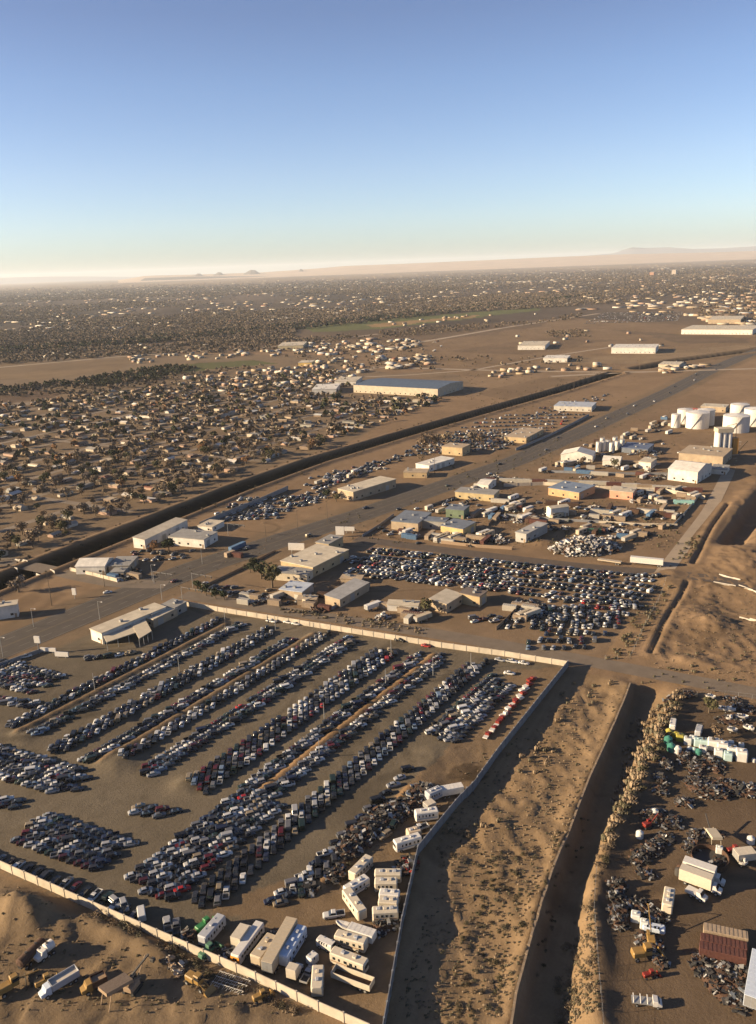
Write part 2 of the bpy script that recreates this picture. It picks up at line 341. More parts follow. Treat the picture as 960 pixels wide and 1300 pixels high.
    hf = n.nodes.new('ShaderNodeMath'); hf.operation = 'MULTIPLY'; hf.inputs[1].default_value = .5; n.links.new(ad.outputs[0], hf.inputs[0])
    mrg = [q for q in n.nodes if q.type == 'MAP_RANGE'][0]; n.links.new(hf.outputs[0], mrg.inputs['Value']); mrg.inputs['From Min'].default_value = .32; mrg.inputs['From Max'].default_value = .68
    n.links.new(ad.outputs[0], [q for q in n.nodes if q.type == 'BUMP'][0].inputs['Height'])
    bp = [q for q in n.nodes if q.type == 'BUMP'][0]; bp.inputs['Distance'].default_value = .35
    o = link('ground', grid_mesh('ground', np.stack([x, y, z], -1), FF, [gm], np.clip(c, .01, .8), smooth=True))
    tag(o, kind='structure')
ground()

def ribbon(name, line, hw, z=.06, m=None, off=0., step=6., kind='structure', lab=None, cat=None, dash=None):
    pts = [Vector((p[0], p[1], 0)) for p in line]; out = []
    for a, b in zip(pts[:-1], pts[1:]):
        k = max(1, int((b-a).length/step))
        out += [a.lerp(b, i/k) for i in range(k)]
    out.append(pts[-1])
    for _ in range(6): out = [out[0]]+[(out[i-1]+out[i]*2+out[i+1])/4 for i in range(1, len(out)-1)]+[out[-1]]
    mb = MB(); prev = None; L = 0
    for i, p in enumerate(out):
        t = (out[min(i+1, len(out)-1)]-out[max(i-1, 0)]).normalized(); n = Vector((t.y, -t.x, 0)); c = p+n*off
        cur = (c-n*hw+Vector((0, 0, z)), c+n*hw+Vector((0, 0, z)))
        if prev and not (dash and i % 2): mb.poly([prev[0], prev[1], cur[1], cur[0]])
        prev = cur
    o = mb.build(name, m); tag(o, lab, cat, kind=kind); return o
ASPH = mat('asphalt', (.068, .056, .044), rough=.9, var=.22, sc_=.25, bump=.2)
ASPH2 = mat('old_asphalt', (.15, .118, .086), rough=.9, var=.22, sc_=.2, bump=.2)
LINE = mat('road_line_white', (.17, .155, .13), rough=.8)
YLINE = mat('road_line_yellow', (.14, .105, .06), rough=.8)
ribbon('main_road', ROAD, 11.5, .06, ASPH)
for k, (o_, mm, dd) in enumerate([(-10.6, LINE, 0), (10.6, LINE, 0), (-.35, YLINE, 0), (.35, YLINE, 0), (-5.6, LINE, 1), (5.6, LINE, 1)]): ribbon('road_marking', ROAD, .13, .066, mm, o_, dash=dd, step=5)
ribbon('side_street', STREET, 4.6, .052, ASPH2)
ribbon('back_street', NSTREET, 5.0, .052, mat('dirt_road', (.085, .064, .048), rough=.95, var=.2, sc_=.2))
for ln_, w2 in ((([(470, 466), (620, 470), (790, 473), (850, 466)]), 6), (([(480, 443), (560, 430), (640, 416), (760, 398)]), 8), (([(430, 480), (520, 476), (600, 470), (700, 452), (780, 440)]), 4), (([(700, 478), (790, 473), (960, 468), (1040, 466)]), 6), (([(200, 500), (330, 486), (440, 478), (480, 466)]), 4), (([(-40, 470), (160, 452), (330, 442), (480, 424)]), 7), (([(840, 730), (870, 690), (900, 650), (925, 600), (935, 560)]), 4)):
    ribbon('dirt_track', PW(ln_), w2, .07, mat('pale_track', (.30, .235, .165), rough=.95, var=.15, sc_=.1))
ribbon('canal_road', WROAD, 5.5, .07, ASPH2)
# haze
hz = MB().box(-49000, 49000, -7000, 47500, -12, 430).build('haze', None)
hz.data.materials.clear(); hm = bpy.data.materials.new('haze_air'); hm.use_nodes = True; hn = hm.node_tree
hn.nodes.remove(hn.nodes['Principled BSDF']); pv = hn.nodes.new('ShaderNodeVolumePrincipled')
pv.inputs['Color'].default_value = (.86, .93, 1, 1); pv.inputs['Density'].default_value = 2.7e-5; pv.inputs['Anisotropy'].default_value = .1
hn.links.new(pv.outputs[0], hn.nodes['Material Output'].inputs['Volume']); hz.data.materials.append(hm)
tag(hz, 'pale blue grey haze over the far valley', 'haze', kind='stuff')

# ------------------------------------------------------------------ hills on the horizon
def hill(name, x0, x1, y, prof, depth, col, z0=-6):   # ridge running left-right at distance y, prof: pixel (x, y) crest points
    n = 90; V = []; rows = [(-1, 0), (-.55, .35), (-.3, .75), (-.12, .97), (.0, 1), (.5, .9), (1, 0)]
    px = [p[0] for p in prof]; py = [p[1] for p in prof]
    for (o_, f_) in rows:
        for i in range(n):
            a = px[0]+(px[-1]-px[0])*i/(n-1); b = np.interp(a, px, py)
            d = FW*F+RT*(a-CX)-UP*(b-CY); t = y/d[1]; zt = CAMH+d[2]*t
            yy = y+o_*depth; V.append((d[0]*t*(yy/y), yy, z0+(zt-z0)*f_*(1+.04*fbm(a*.11+o_*9, o_*3., 3, 2) if 0 < f_ < 1 else 1)))
    V = np.array(V); k = len(rows); i = (np.arange(k-1)[:, None]*n+np.arange(n-1)[None]).ravel()
    FF = np.stack([i, i+1, i+1+n, i+n], -1)
    o = link(name, grid_mesh(name, V, FF, [mat('hill_soil_'+name+str(int(y)), col, rough=1, var=.2, sc_=.002)], smooth=True)); tag(o, kind='structure')
hill('mountains', 0, 0, 42000, [(-200, 358), (-60, 354.5), (0, 352.8), (60, 351), (110, 350.8), (160, 351.5), (230, 351)], 2500, (.12, .11, .12))
hill('mesa', 0, 0, 24000, [(150, 356), (185, 350), (250, 348.5), (330, 346), (400, 341), (440, 337.5), (500, 335.3), (600, 331), (700, 326.5), (800, 322.5), (900, 320.5), (1000, 317), (1100, 313)], 5000, (.42, .30, .19))
hill('mountains', 0, 0, 38000, [(690, 330), (740, 325), (780, 321.5), (790, 317.5), (803, 314), (820, 314.8), (850, 314), (880, 316), (920, 315), (960, 312.5), (1050, 309)], 2500, (.12, .12, .13))
hill('mesa', 0, 0, 20500, [(178, 356.5), (184, 353), (240, 351.2), (330, 350.5), (390, 349.2), (440, 348.3), (447, 350.5), (455, 352)], 300, (.07, .06, .055))
for c_, hw_, ph in ((252, 11, 347.2), (278, 11, 345.6), (320, 15, 342.6), (382, 6, 341.4)):
    hill('volcano', 0, 0, 22500, [(c_-hw_, 350.5), (c_-hw_*.4, ph+2.2), (c_-hw_*.1, ph), (c_+hw_*.25, ph+.3), (c_+hw_*.5, ph+2.5), (c_+hw_, 350)], 500, (.10, .085, .075))

# ------------------------------------------------------------------ vehicle prototypes (front = +x)
def wheel_mesh(r=.33, w_=.22):
    m = MB(); m.cyl((0, -w_/2, 0), (0, w_/2, 0), r, 12, 0); m.cyl((0, -w_/2-.01, 0), (0, w_/2+.01, 0), r*.55, 8, 1)
    return m.mesh('wheel', [RUB, STEEL])
WH = wheel_mesh(); WHB = wheel_mesh(.5, .28)
def sec(x, hw, z0, z1, c=.12): return [(x, -hw+c*.4, z0), (x, hw-c*.4, z0), (x, hw, z0+.25), (x, hw-.02, z1-c), (x, hw-c, z1), (x, -hw+c, z1), (x, -hw+.02, z1-c), (x, -hw, z0+.25)]
def car_parts(kind):
    b = MB(); g = MB()
    if kind == 'sedan':
        b.loft([sec(-2.35, .72, .35, .78), sec(-2.2, .86, .24, .93), sec(-1.5, .9, .2, .96), sec(0, .9, .2, .92), sec(1.1, .9, .2, .93), sec(1.95, .84, .22, .82), sec(2.32, .66, .3, .66)])
        g.loft([[(-1.65, -.74, .93), (-1.65, .74, .93), (1.05, .74, .92), (1.05, -.74, .92)], [(-1.0, -.58, 1.37), (-1.0, .58, 1.37), (.3, .58, 1.38), (.3, -.58, 1.38)]])
        b.loft([[(-1.08, -.61, 1.365), (-1.08, .61, 1.365), (.36, .61, 1.365), (.36, -.61, 1.365)], [(-.9, -.5, 1.44), (-.9, .5, 1.44), (.2, .5, 1.44), (.2, -.5, 1.44)]])
        return b, g, [(1.45, .8, .33), (1.45, -.8, .33), (-1.4, .8, .33), (-1.4, -.8, .33)]
    if kind == 'suv':
        b.loft([sec(-2.3, .82, .4, 1.0), sec(-2.2, .92, .3, 1.08), sec(0, .94, .28, 1.08), sec(1.1, .94, .28, 1.08), sec(2.0, .9, .3, 1.02), sec(2.3, .76, .36, .85)])
        g.loft([[(-2.15, -.82, 1.07), (-2.15, .82, 1.07), (1.05, .82, 1.07), (1.05, -.82, 1.07)], [(-1.95, -.68, 1.62), (-1.95, .68, 1.62), (.35, .68, 1.62), (.35, -.68, 1.62)]])
        b.loft([[(-2.02, -.71, 1.615), (-2.02, .71, 1.615), (.42, .71, 1.615), (.42, -.71, 1.615)], [(-1.85, -.6, 1.71), (-1.85, .6, 1.71), (.25, .6, 1.71), (.25, -.6, 1.71)]])
        for x in (-1.3, -.35):
            for q in (-1, 1): b.loft([[(x-.06, q*.83-.02, 1.07), (x+.06, q*.83-.02, 1.07), (x+.06, q*.83+.02, 1.07), (x-.06, q*.83+.02, 1.07)], [(x-.06, q*.7-.02, 1.63), (x+.06, q*.7-.02, 1.63), (x+.06, q*.7+.02, 1.63), (x-.06, q*.7+.02, 1.63)]])
        return b, g, [(1.45, .84, .37), (1.45, -.84, .37), (-1.4, .84, .37), (-1.4, -.84, .37)]
    if kind == 'pickup':
        b.loft([sec(.15, .94, .35, 1.1), sec(1.3, .94, .35, 1.1), sec(2.3, .92, .36, 1.06), sec(2.7, .8, .4, .9)])
        b.loft([sec(-.6, .94, .35, 1.1), sec(.15, .94, .35, 1.1)])
        b.box(-2.7, -.6, -.94, .94, .4, .62, 1); b.box(-2.7, -.6, -.94, -.84, .6, 1.1); b.box(-2.7, -.6, .84, .94, .6, 1.1); b.box(-2.7, -2.6, -.84, .84, .6, 1.1); b.box(-.7, -.6, -.84, .84, .6, 1.1)
        g.loft([[(-.55, -.8, 1.09), (-.55, .8, 1.09), (1.25, .8, 1.09), (1.25, -.8, 1.09)], [(-.45, -.66, 1.66), (-.45, .66, 1.66), (.55, .66, 1.66), (.55, -.66, 1.66)]])
        b.loft([[(-.5, -.69, 1.655), (-.5, .69, 1.655), (.6, .69, 1.655), (.6, -.69, 1.655)], [(-.4, -.6, 1.74), (-.4, .6, 1.74), (.45, .6, 1.74), (.45, -.6, 1.74)]])
        return b, g, [(1.8, .86, .4), (1.8, -.86, .4), (-1.7, .86, .4), (-1.7, -.86, .4)]
    b.loft([sec(-2.6, .88, .35, 1.95, .2), sec(-2.5, .96, .3, 2.05, .2), sec(.9, .96, .3, 2.05, .2), sec(1.75, .94, .3, 1.2, .15), sec(2.45, .88, .32, 1.05), sec(2.6, .78, .4, .85)])
    g.loft([[(1.0, -.8, 1.95), (1.0, .8, 1.95), (1.78, .85, 1.24), (1.78, -.85, 1.24)], [(1.04, -.8, 1.98), (1.04, .8, 1.98), (1.82, .85, 1.27), (1.82, -.85, 1.27)]])
    for q in (-1, 1): g.box(-2.1, .8, q*.955-.02, q*.955+.02, 1.25, 1.75)
    return b, g, [(1.6, .86, .36), (1.6, -.86, .36), (-1.6, .86, .36), (-1.6, -.86, .36)]
KIND = {}
for k in ('sedan', 'suv', 'pickup', 'van', 'sedan2', 'suv2', 'pickup2', 'van2'):
    b, g, wl = car_parts(k.strip('2'))
    if k in ('sedan2', 'suv2', 'pickup2'): hx, hz = {'sedan2': (1.15, .86), 'suv2': (1.2, 1.04), 'pickup2': (1.4, 1.07)}[k]; b.box(hx, hx+.85, -.68, .68, hz, hz+.085, 1); b.box(hx+.25, hx+.6, -.25, .3, hz+.08, hz+.14, 1)
    al = MB(); al.v = b.v+g.v; al.f = b.f+[tuple(i+len(b.v) for i in f) for f in g.f]; al.m = [0 if q == 0 else 2 for q in b.m]+[1]*len(g.f)
    n0 = len(al.v)
    for (x, y, z) in wl: al.box(x-.3, x+.3, y-.1, y+.12, 0.02, .6, 2)
    KIND[k] = (b.mesh('car_body', [PAINT, DKMET]), g.mesh('windows', [GLASS]), wl, al)
CARCOL = [('white', (.55, .54, .51), 19), ('silver', (.33, .33, .33), 13), ('grey', (.12, .12, .125), 16), ('black', (.012, .012, .013), 24), ('dark blue', (.015, .02, .045), 8),
          ('dark red', (.09, .009, .009), 4), ('red', (.32, .016, .012), 1.2), ('tan', (.25, .2, .13), 5), ('dark green', (.014, .028, .02), 6), ('light blue', (.14, .19, .26), 2), ('maroon', (.045, .008, .009), 4), ('charcoal', (.03, .03, .033), 18)]
CW = [c[2] for c in CARCOL]
CARS = []   # x,y,z,rot,kind,colour index,label tail,group,scale
def rcar(mix=(62, 20, 13, 5)): return random.choices(['sedan', 'suv', 'pickup', 'van'], mix)[0], random.choices(range(len(CARCOL)), CW)[0]
def addcar(x, y, rot, tail, group, kind=None, ci=None, z=None):
    k, c = rcar(); CARS.append((x, y, zat(x, y) if z is None else z, rot, kind or k, c if ci is None else ci, tail, group))
ONES = ['first', 'second', 'third', 'fourth', 'fifth', 'sixth', 'seventh', 'eighth', 'ninth', 'tenth', 'eleventh', 'twelfth', 'thirteenth', 'fourteenth', 'fifteenth', 'sixteenth', 'seventeenth', 'eighteenth']
def row(p0, p1, files, ang, name, pitch=3.05, gap=.012, ln=4.3, mix=None):
    a = Vector(P(*p0)); b = Vector(P(*p1)); d = (b-a).normalized(); n = Vector((d.y, -d.x)); L = (b-a).length
    u = Vector((math.cos(R(ang)), math.sin(R(ang))))*ln
    if u.dot(n) < 0: u = -u
    for f in range(files):
        fn = '' if files == 1 else ['left', 'right'][f] if files == 2 else ['left', 'middle', 'right'][f] if files == 3 else ONES[f]
        off = u*(f-(files-1)/2); sh = off.dot(d); j0 = int(math.ceil(-sh/pitch)); i = 0; wob = random.uniform(0, 6)
        off2 = off-d*sh*0
        for j in range(j0, j0+int(L/pitch)+1+random.choice([-1, 0, 0, 1])):
            if random.random() < gap: continue
            i += 1; q = a+off2+d*(j*pitch)+u.normalized()*(random.uniform(-.25, .25)+.35*math.sin(j*.21+wob))
            addcar(q.x, q.y, R(ang)+random.gauss(0, .03)+(PI if random.random() < .15 else 0), '%s up the %sfile of the %s' % (ordn(i), fn+' ' if fn else '', name), 'cars in the salvage yard rows')
HA, VA = 21., 95.
AX = (math.cos(R(56)), math.sin(R(56)))
def rown(c, p0, p1, files, ang, name, **k):     # row whose centre line lies at offset c, running between two traced ends
    e = []
    for p in (p0, p1):
        q = P(*p); s_ = q[0]*AX[0]+q[1]*AX[1]; e.append(PX(s_*AX[0]+c*AX[1], s_*AX[1]-c*AX[0]))
    row(e[0], e[1], files, ang, name, **k)
rown(-255.5, (8, 923), (282, 790), 2, VA, 'first long row')
rown(-243, (42, 936), (315, 797), 2, HA, 'second long row')
rown(-228, (70, 953), (345, 800), 3, VA, 'third long row')
rown(-213.3, (108, 969), (372, 808), 2, HA, 'fourth long row')
rown(-204.3, (162, 970), (408, 807), 2, VA, 'fifth long row')
rown(-190.8, (195, 985), (448, 815), 3, HA, 'sixth long row')
rown(-172.3, (252, 1004), (480, 826), 4, VA, 'seventh long row')
rown(-158.3, (300, 1000), (515, 833), 2, HA, 'eighth long row')
rown(-149.8, (330, 1010), (558, 837), 2, HA, 'ninth long row')
rown(-150.8, (180, 1128), (312, 1006), 7, HA, 'mass at the eighth row foot')
rown(-135.6, (262, 1150), (598, 845), 3, VA, 'tenth long row')
rown(-121, (556, 938), (626, 864), 5, HA, 'wide row near the boats')
row((400, 1098), (520, 978), 1, HA, 'single row by the dirt bank', pitch=4.4)
row((40, 1050), (142, 1087), 5, HA-5, 'slanted block in the foreground', pitch=2.6)
row((-60, 951), (92, 994), 5, HA-5, 'slanted block at the frame edge', pitch=2.6)
row((-20, 1018), (20, 1022), 2, HA, 'pair of short rows at left', pitch=4.5)
row((165, 1028), (225, 1036), 2, HA, 'loose cluster mid yard', pitch=4)
row((-20, 1083), (180, 1166), 1, 68, 'shaded line along the white wall', pitch=3.4)
row((-40, 846), (55, 868), 6, HA-5, 'top left cluster', pitch=2.7)
row((-40, 884), (38, 896), 2, HA-5, 'top left lower block', pitch=3.4, gap=.2)
row((105, 838), (150, 832), 2, 30, 'cluster below the yard office', pitch=4.2, gap=.2)
row((345, 1152), (385, 1120), 2, HA, 'pale pickup cluster', pitch=3.6)
row((372, 1138), (405, 1104), 2, VA, 'stripped truck cluster', pitch=3.6)
# street side parking
for i, (px, py, a, c) in enumerate([(345, 790, -25, 0), (366, 791, -25, 0), (376, 793, -25, 0), (508, 814, -25, 3), (541, 821, -25, 6), (635, 839, -25, 1), (650, 841, -25, 0), (665, 843, -25, 0), (647, 856, -20, 0), (33, 835, 30, 0), (26, 843, 30, 0), (137, 703+50, 20, 0)]):
    x, y = P(px, py); addcar(x, y, R(a), '%s vehicle of those parked along the inner yard walls' % ordn(i+1), 'cars by the yard wall', 'sedan' if i % 3 else 'pickup', c)
# traffic on the main road
for i, (t, o_, a) in enumerate([(.115, 6, 0), (.16, -3, PI), (.19, 8, 0), (.3, 3, 0), (.335, 8, 0), (.36, -4, PI), (.41, 5, 0), (.45, -7, PI), (.5, 3, 0), (.535, -3, PI), (.56, 7, 0), (.6, -3, PI), (.63, 6, 0), (.68, 4, 0), (.72, -4, PI), (.77, 4, 0), (.81, -6, PI), (.86, 5, 0), (.9, -4, PI), (.24, -7, PI)]):
    L = [math.dist(a_, b_) for a_, b_ in zip(ROAD[:-1], ROAD[1:])]; s = t*sum(L[:-1]); k = 0
    while s > L[k]: s -= L[k]; k += 1
    p = Vector(ROAD[k]); d = (Vector(ROAD[k+1])-p).normalized(); q = p+d*s+Vector((d.y, -d.x))*o_
    addcar(q.x, q.y, math.atan2(d.y, d.x)+a, 'driving on the highway, %s from the lower left' % ordn(i+1), 'vehicles driving on the highway', z=.06)
# other salvage lots
def lot(quad, nrow, pitch, ang, name, fill=.9, jit=.4, files=2):
    q = [Vector(P(*p)) for p in quad]     # near-left, near-right, far-right, far-left
    for r in range(nrow):
        v = (r+.5)/nrow; a = q[0].lerp(q[3], v); b = q[1].lerp(q[2], v); d = (b-a).normalized(); n = Vector((-d.y, d.x)); L = (b-a).length
        for f in range(files):
            s = 0; i = 0
            while s < L:
                if random.random() < fill:
                    i += 1; p = a+d*s+n*(f*5.2)+Vector((random.gauss(0, jit), random.gauss(0, jit)))
                    addcar(p.x, p.y, R(ang)+random.gauss(0, .12), '%s from left, %s line of %s' % (ordn(i), ONES[r*files+f], name), 'cars in the other salvage lots')
                s += pitch*random.uniform(.9, 1.2)
lot([(448, 735), (815, 778), (838, 734), (472, 697)], 4, 3.1, 40, 'the lot beyond the street', .93, .3)
lot([(650, 800), (770, 812), (800, 782), (680, 775)], 3, 3.4, 70, 'the rows near the wash corner', .85, .8)
lot([(445, 738), (640, 752), (650, 728), (440, 705)], 2, 3.4, 40, 'the lot by the cream hall', .85, .8)
lot([(640, 800), (765, 800), (815, 768), (660, 765)], 4, 3.4, 70, 'the corner lot by the wash', .8, 1.2)
lot([(668, 828), (745, 828), (760, 808), (690, 808)], 2, 4, 70, 'the white topped corner lot', .85, .8)
lot([(255, 668), (345, 662), (412, 630), (310, 632)], 4, 3.3, 60, 'the lot by the canal', .85, .8)
lot([(160, 718), (232, 712), (250, 700), (170, 700)], 2, 4.5, 60, 'the lot by the gabled shed', .75, 1.2)
lot([(400, 628), (470, 600), (480, 590), (420, 606)], 2, 3.4, 60, 'the strip behind the road hall', .8, .8)
lot([(500, 583), (640, 572), (700, 545), (560, 552)], 6, 3.3, 60, 'the long canal lot', .85, .6)
lot([(560, 552), (700, 545), (745, 525), (640, 525)], 5, 3.3, 60, 'the far canal lot', .8, .8, 1)
lot([(740, 412), (860, 408), (870, 396), (770, 397)], 9, 5, 30, 'the distant auction lot', .85, 1., 2)
lot([(300, 664), (400, 640), (440, 622), (372, 628)], 3, 4, 60, 'the fenced lot by the canal', .7, 1.2)
lot([(385, 622), (500, 588), (512, 578), (400, 606)], 2, 4, 60, 'the canal side strip', .6, 1.2)
lot([(640, 545), (740, 520), (790, 497), (700, 515)], 3, 8, 60, 'the farthest canal lot', .6, 2)
lot([(250, 755), (330, 762), (340, 752), (262, 742)], 1, 4.4, 40, 'the yard behind the wall corner', .7, 1.5)
lot([(330, 772), (405, 770), (395, 757), (340, 757)], 1, 4.2, 40, 'the yard by the olive tree', .8, 1.5)
lot([(600, 795), (640, 800), (640, 780), (610, 785)], 1, 4.2, 20, 'the yard by the tan shed', .8, 1.5)
lot([(660, 668), (840, 672), (850, 650), (670, 640)], 3, 9, 30, 'the scrubby yard', .55, 3)
lot([(700, 600), (860, 600), (860, 560), (760, 560)], 3, 11, 30, 'the yards by the tent hall', .5, 4)
lot([(500, 655), (600, 655), (640, 612), (560, 640)], 2, 9, 40, 'the yellow hall yard', .5, 3)
lot([(650, 620), (800, 628), (800, 612), (660, 605)], 1, 7, 30, 'the yard north of the blue roof', .5, 3)
lot([(470, 640+40), (530, 692), (540, 684), (480, 672)], 1, 5, 30, 'the yard west of the blue hall', .6, 2)
lot([(560, 665), (640, 668), (640, 645), (570, 640)], 2, 5.5, 30, 'the yard by the green shed', .55, 3)
for lotn, pix, n in (('far yard', [(480, 575), (520, 560), (700, 520), (720, 505), (650, 520)], 60),):
    pass
CARS.sort(key=lambda c: c[0]**2+c[1]**2)
cnt = {}; rest = {}; CATN = dict(sedan='car', suv='suv', pickup='pickup truck', van='van'); LIM = dict(sedan=300, suv=200, pickup=160, van=80)
NM = dict(sedan='car', suv='suv', pickup='pickup_truck', van='van')
for (x, y, z, rot, k, ci, tail, grp) in CARS:
    if PX(x, y)[1] > 1335: continue
    cnt[k] = cnt.get(k, 0)+1; sc1 = random.uniform(.86, .94)
    if cnt[k] <= LIM[k] and PX(x, y)[0] > -15:
        e_ = random.uniform(.82, 1.1); b, g, wl, al = KIND[k+('2' if random.random() < .3 and z < .05 else '')]; o = link(NM[k], b, (x, y, z), rot, None, [q*e_ for q in CARCOL[ci][1]], (sc1*random.uniform(.9, 1.05), sc1, sc1*random.uniform(.95, 1.08)))
        tag(o, '%s %s, %s' % (CARCOL[ci][0], {'sedan': 'sedan', 'suv': 'suv', 'pickup': 'pickup', 'van': 'van'}[k], tail), CATN[k], grp)
        link('windows', g, parent=o)
        if x*x+y*y < 330**2:
            for p in wl: link('wheel', WH, p, parent=o)
    else: rest.setdefault(k, []).append((x, y, z, rot, sc1, sc1, sc1, *CARCOL[ci][1]))
for k, pl in rest.items():
    o = merged(NM[k], KIND[k][3], pl, [MIXP, GLASS, DKMET]); tag(o, 'far off rows of %ss in the more distant lots' % CATN[k], CATN[k], kind='stuff')
print('CARS', len(CARS), cnt)

# ------------------------------------------------------------------ trees, bushes
def crown_mb(n, rx, rz, zc, sz, seed, lobes=5, dens=1.):
    rs = np.random.RandomState(seed); mb = MB(); L = [(rs.uniform(-.5, .5)*rx, rs.uniform(-.5, .5)*rx, zc+rs.uniform(-.45, .55)*rz, rs.uniform(.4, .68)) for _ in range(lobes)]
    for i in range(n):
        a, b, c_, q = L[rs.randint(lobes)]; v = rs.normal(size=3); v /= np.linalg.norm(v); r = q*rs.uniform(.55, 1.05)**.5
        p = np.array([a, b, c_])+v*np.array([rx, rx, rz])*r; s_ = sz*rs.uniform(.6, 1.4)
        t = rs.normal(size=3); t /= np.linalg.norm(t); u = np.cross(t, v+.3*rs.normal(size=3)); u /= (np.linalg.norm(u)+1e-6)
        mb.poly([p-t*s_, p+u*s_*.8, p+t*s_, p-u*s_*.7])
    return mb
TRUNKS = []; CROWNS = []
for k in range(5):
    t = MB(); t.loft([[(r*math.cos(a), r*math.sin(a), z) for a in [i*PI/3 for i in range(6)]] for r, z in ((.35, -.4), (.25, 1.2), (.2, 2.6))])
    rs = random.Random(k)
    for i in range(5):
        a = i*1.26+rs.random(); t.cyl((0, 0, 2.2), (1.6*math.cos(a), 1.6*math.sin(a), 4.4+rs.random()), .13, 5, 0, .04)
    TRUNKS.append(t.mesh('trunk', [BARK])); CROWNS.append(crown_mb(330, 3.3, 2.4, 4.4, .42, 40+k, 6).mesh('crown', [LEAF]))
FARTREE = crown_mb(26, 3.4, 2.3, 3.2, 1.5, 77, 4)
BUSH = [crown_mb(260, 1.2, .6, .35, .12, 60+k, 9) for k in range(4)]
BUSHM = [b.mesh('bush', [LEAF]) for b in BUSH]
TREECOL = [('bare brown', (.17, .125, .085)), ('grey brown', (.18, .145, .11)), ('olive green', (.09, .085, .045)), ('dark green', (.035, .042, .024)), ('rusty', (.22, .125, .065)), ('pale tan', (.25, .195, .13))]
TWT = [32, 26, 18, 10, 5, 12]
def tree(x, y, s_, ci, label, group, cat='tree'):
    o = empty('tree', (x, y, zat(x, y)), random.uniform(0, 6)); o.scale = (s_*random.uniform(.85, 1.15), s_*random.uniform(.85, 1.15), s_)
    k = random.randrange(5); link('trunk', TRUNKS[k], parent=o); link('crown', CROWNS[k], parent=o, color=TREECOL[ci][1])
    return tag(o, label, cat, group)
def inpx(poly, n, rs=RN, dens=None):     # n ground points inside a region given by its traced outline
    xs = [p[0] for p in poly]; ys = [p[1] for p in poly]; out = []
    while len(out) < n:
        a = rs.uniform(min(xs), max(xs), 4000); b = rs.uniform(min(ys), max(ys), 4000); m = pip(a, b, poly)
        out += list(zip(a[m], b[m]))
    return out[:n]
# houses of the neighbourhood beyond the canal, in rows parallel to it
HOODPX = [(-60, 520), (60, 507), (180, 492), (300, 478), (440, 470), (436, 508), (556, 505), (566, 515), (470, 552), (350, 594), (262, 630), (180, 650), (60, 700), (-60, 735)]
HOODW = PW(HOODPX)
def house_parts(k):
    w_ = MB(); r = MB(); d_ = MB()
    if k == 0:     # low gable
        w_.box(-6, 6, -4, 4, 0, 2.6); w_.poly([(-6, -4, 2.6), (-6, 4, 2.6), (-6, 0, 3.9)]); w_.poly([(6, 4, 2.6), (6, -4, 2.6), (6, 0, 3.9)])
        r.loft([[(x, -4.5, 2.5), (x, 0, 4.05), (x, 4.5, 2.5), (x, 4.5, 2.62), (x, 0, 4.2), (x, -4.5, 2.62)] for x in (-6.5, 6.5)])
    elif k == 1:   # flat roof with parapet
        w_.box(-5.5, 5.5, -5, 5, 0, 3.2); w_.box(-9, -5.5, -4, 2, 0, 2.7)
        r.box(-5.2, 5.2, -4.7, 4.7, 3.2, 3.26); r.box(-8.8, -5.5, -3.8, 1.8, 2.7, 2.76)
    elif k == 2:   # mobile home
        w_.box(-9, 9, -2.2, 2.2, .3, 2.9); r.loft([[(x, -2.4, 2.9), (x, 0, 3.4), (x, 2.4, 2.9), (x, 2.4, 2.82), (x, -2.4, 2.82)] for x in (-9.2, 9.2)])
    elif k == 3:   # hipped L
        w_.box(-7, 3, -4, 4, 0, 2.6); w_.box(3, 7, -7, 3, 0, 2.6)
        r.loft([[(-7.5, -4.5, 2.6), (3.2, -4.5, 2.6), (3.2, 4.5, 2.6), (-7.5, 4.5, 2.6)], [(-4, -.2, 4.1), (1, -.2, 4.1), (1, .2, 4.1), (-4, .2, 4.1)]])
        r.loft([[(2.6, -7.5, 2.62), (7.4, -7.5, 2.62), (7.4, 3.4, 2.62), (2.6, 3.4, 2.62)], [(4.9, -5, 3.9), (5.1, -5, 3.9), (5.1, 1, 3.9), (4.9, 1, 3.9)]])
    else:          # long shed roof
        w_.box(-8, 8, -3.5, 3.5, 0, 2.8); r.loft([[(x, -4, 2.75), (x, 4, 3.5), (x, 4, 3.62), (x, -4, 2.87)] for x in (-8.4, 8.4)])
    ys = {0: -4, 1: -5, 2: -2.2, 3: -4, 4: -3.5}[k]
    wins = []
    for q in (-4.4, -1.6, 1.8): wins.append((q, ys-.03))
    win = MB(); win.box(-.7, .7, -.03, .03, 1.0, 2.0); dr = MB(); dr.box(-.45, .45, -.03, .03, .05, 2.05)
    return w_.mesh('wall', [TINT]), r.mesh('roof', [TINT]), win.mesh('window', [GLASS]), dr.mesh('door', [WOOD]), wins, ys, (w_, r)
HP = [house_parts(k) for k in range(5)]
HW = [('tan', (.33, .26, .18)), ('cream', (.43, .37, .28)), ('white', (.5, .47, .41)), ('pinkish', (.34, .23, .17)), ('brown', (.18, .13, .09)), ('grey', (.26, .25, .22))]
HR = [('white', (.54, .5, .44)), ('grey', (.24, .225, .2)), ('brown', (.17, .125, .09)), ('tan', (.38, .31, .22)), ('silver', (.4, .4, .38)), ('red', (.2, .08, .05))]
HK = ['gabled house', 'flat topped house', 'mobile home', 'hipped house', 'long low house']
cang = math.atan2(CANAL[4][1]-CANAL[2][1], CANAL[4][0]-CANAL[2][0]); cd = Vector((math.cos(cang), math.sin(cang))); cn = Vector((-cd.y, cd.x)); c0 = Vector(CANAL[1])
houses = []
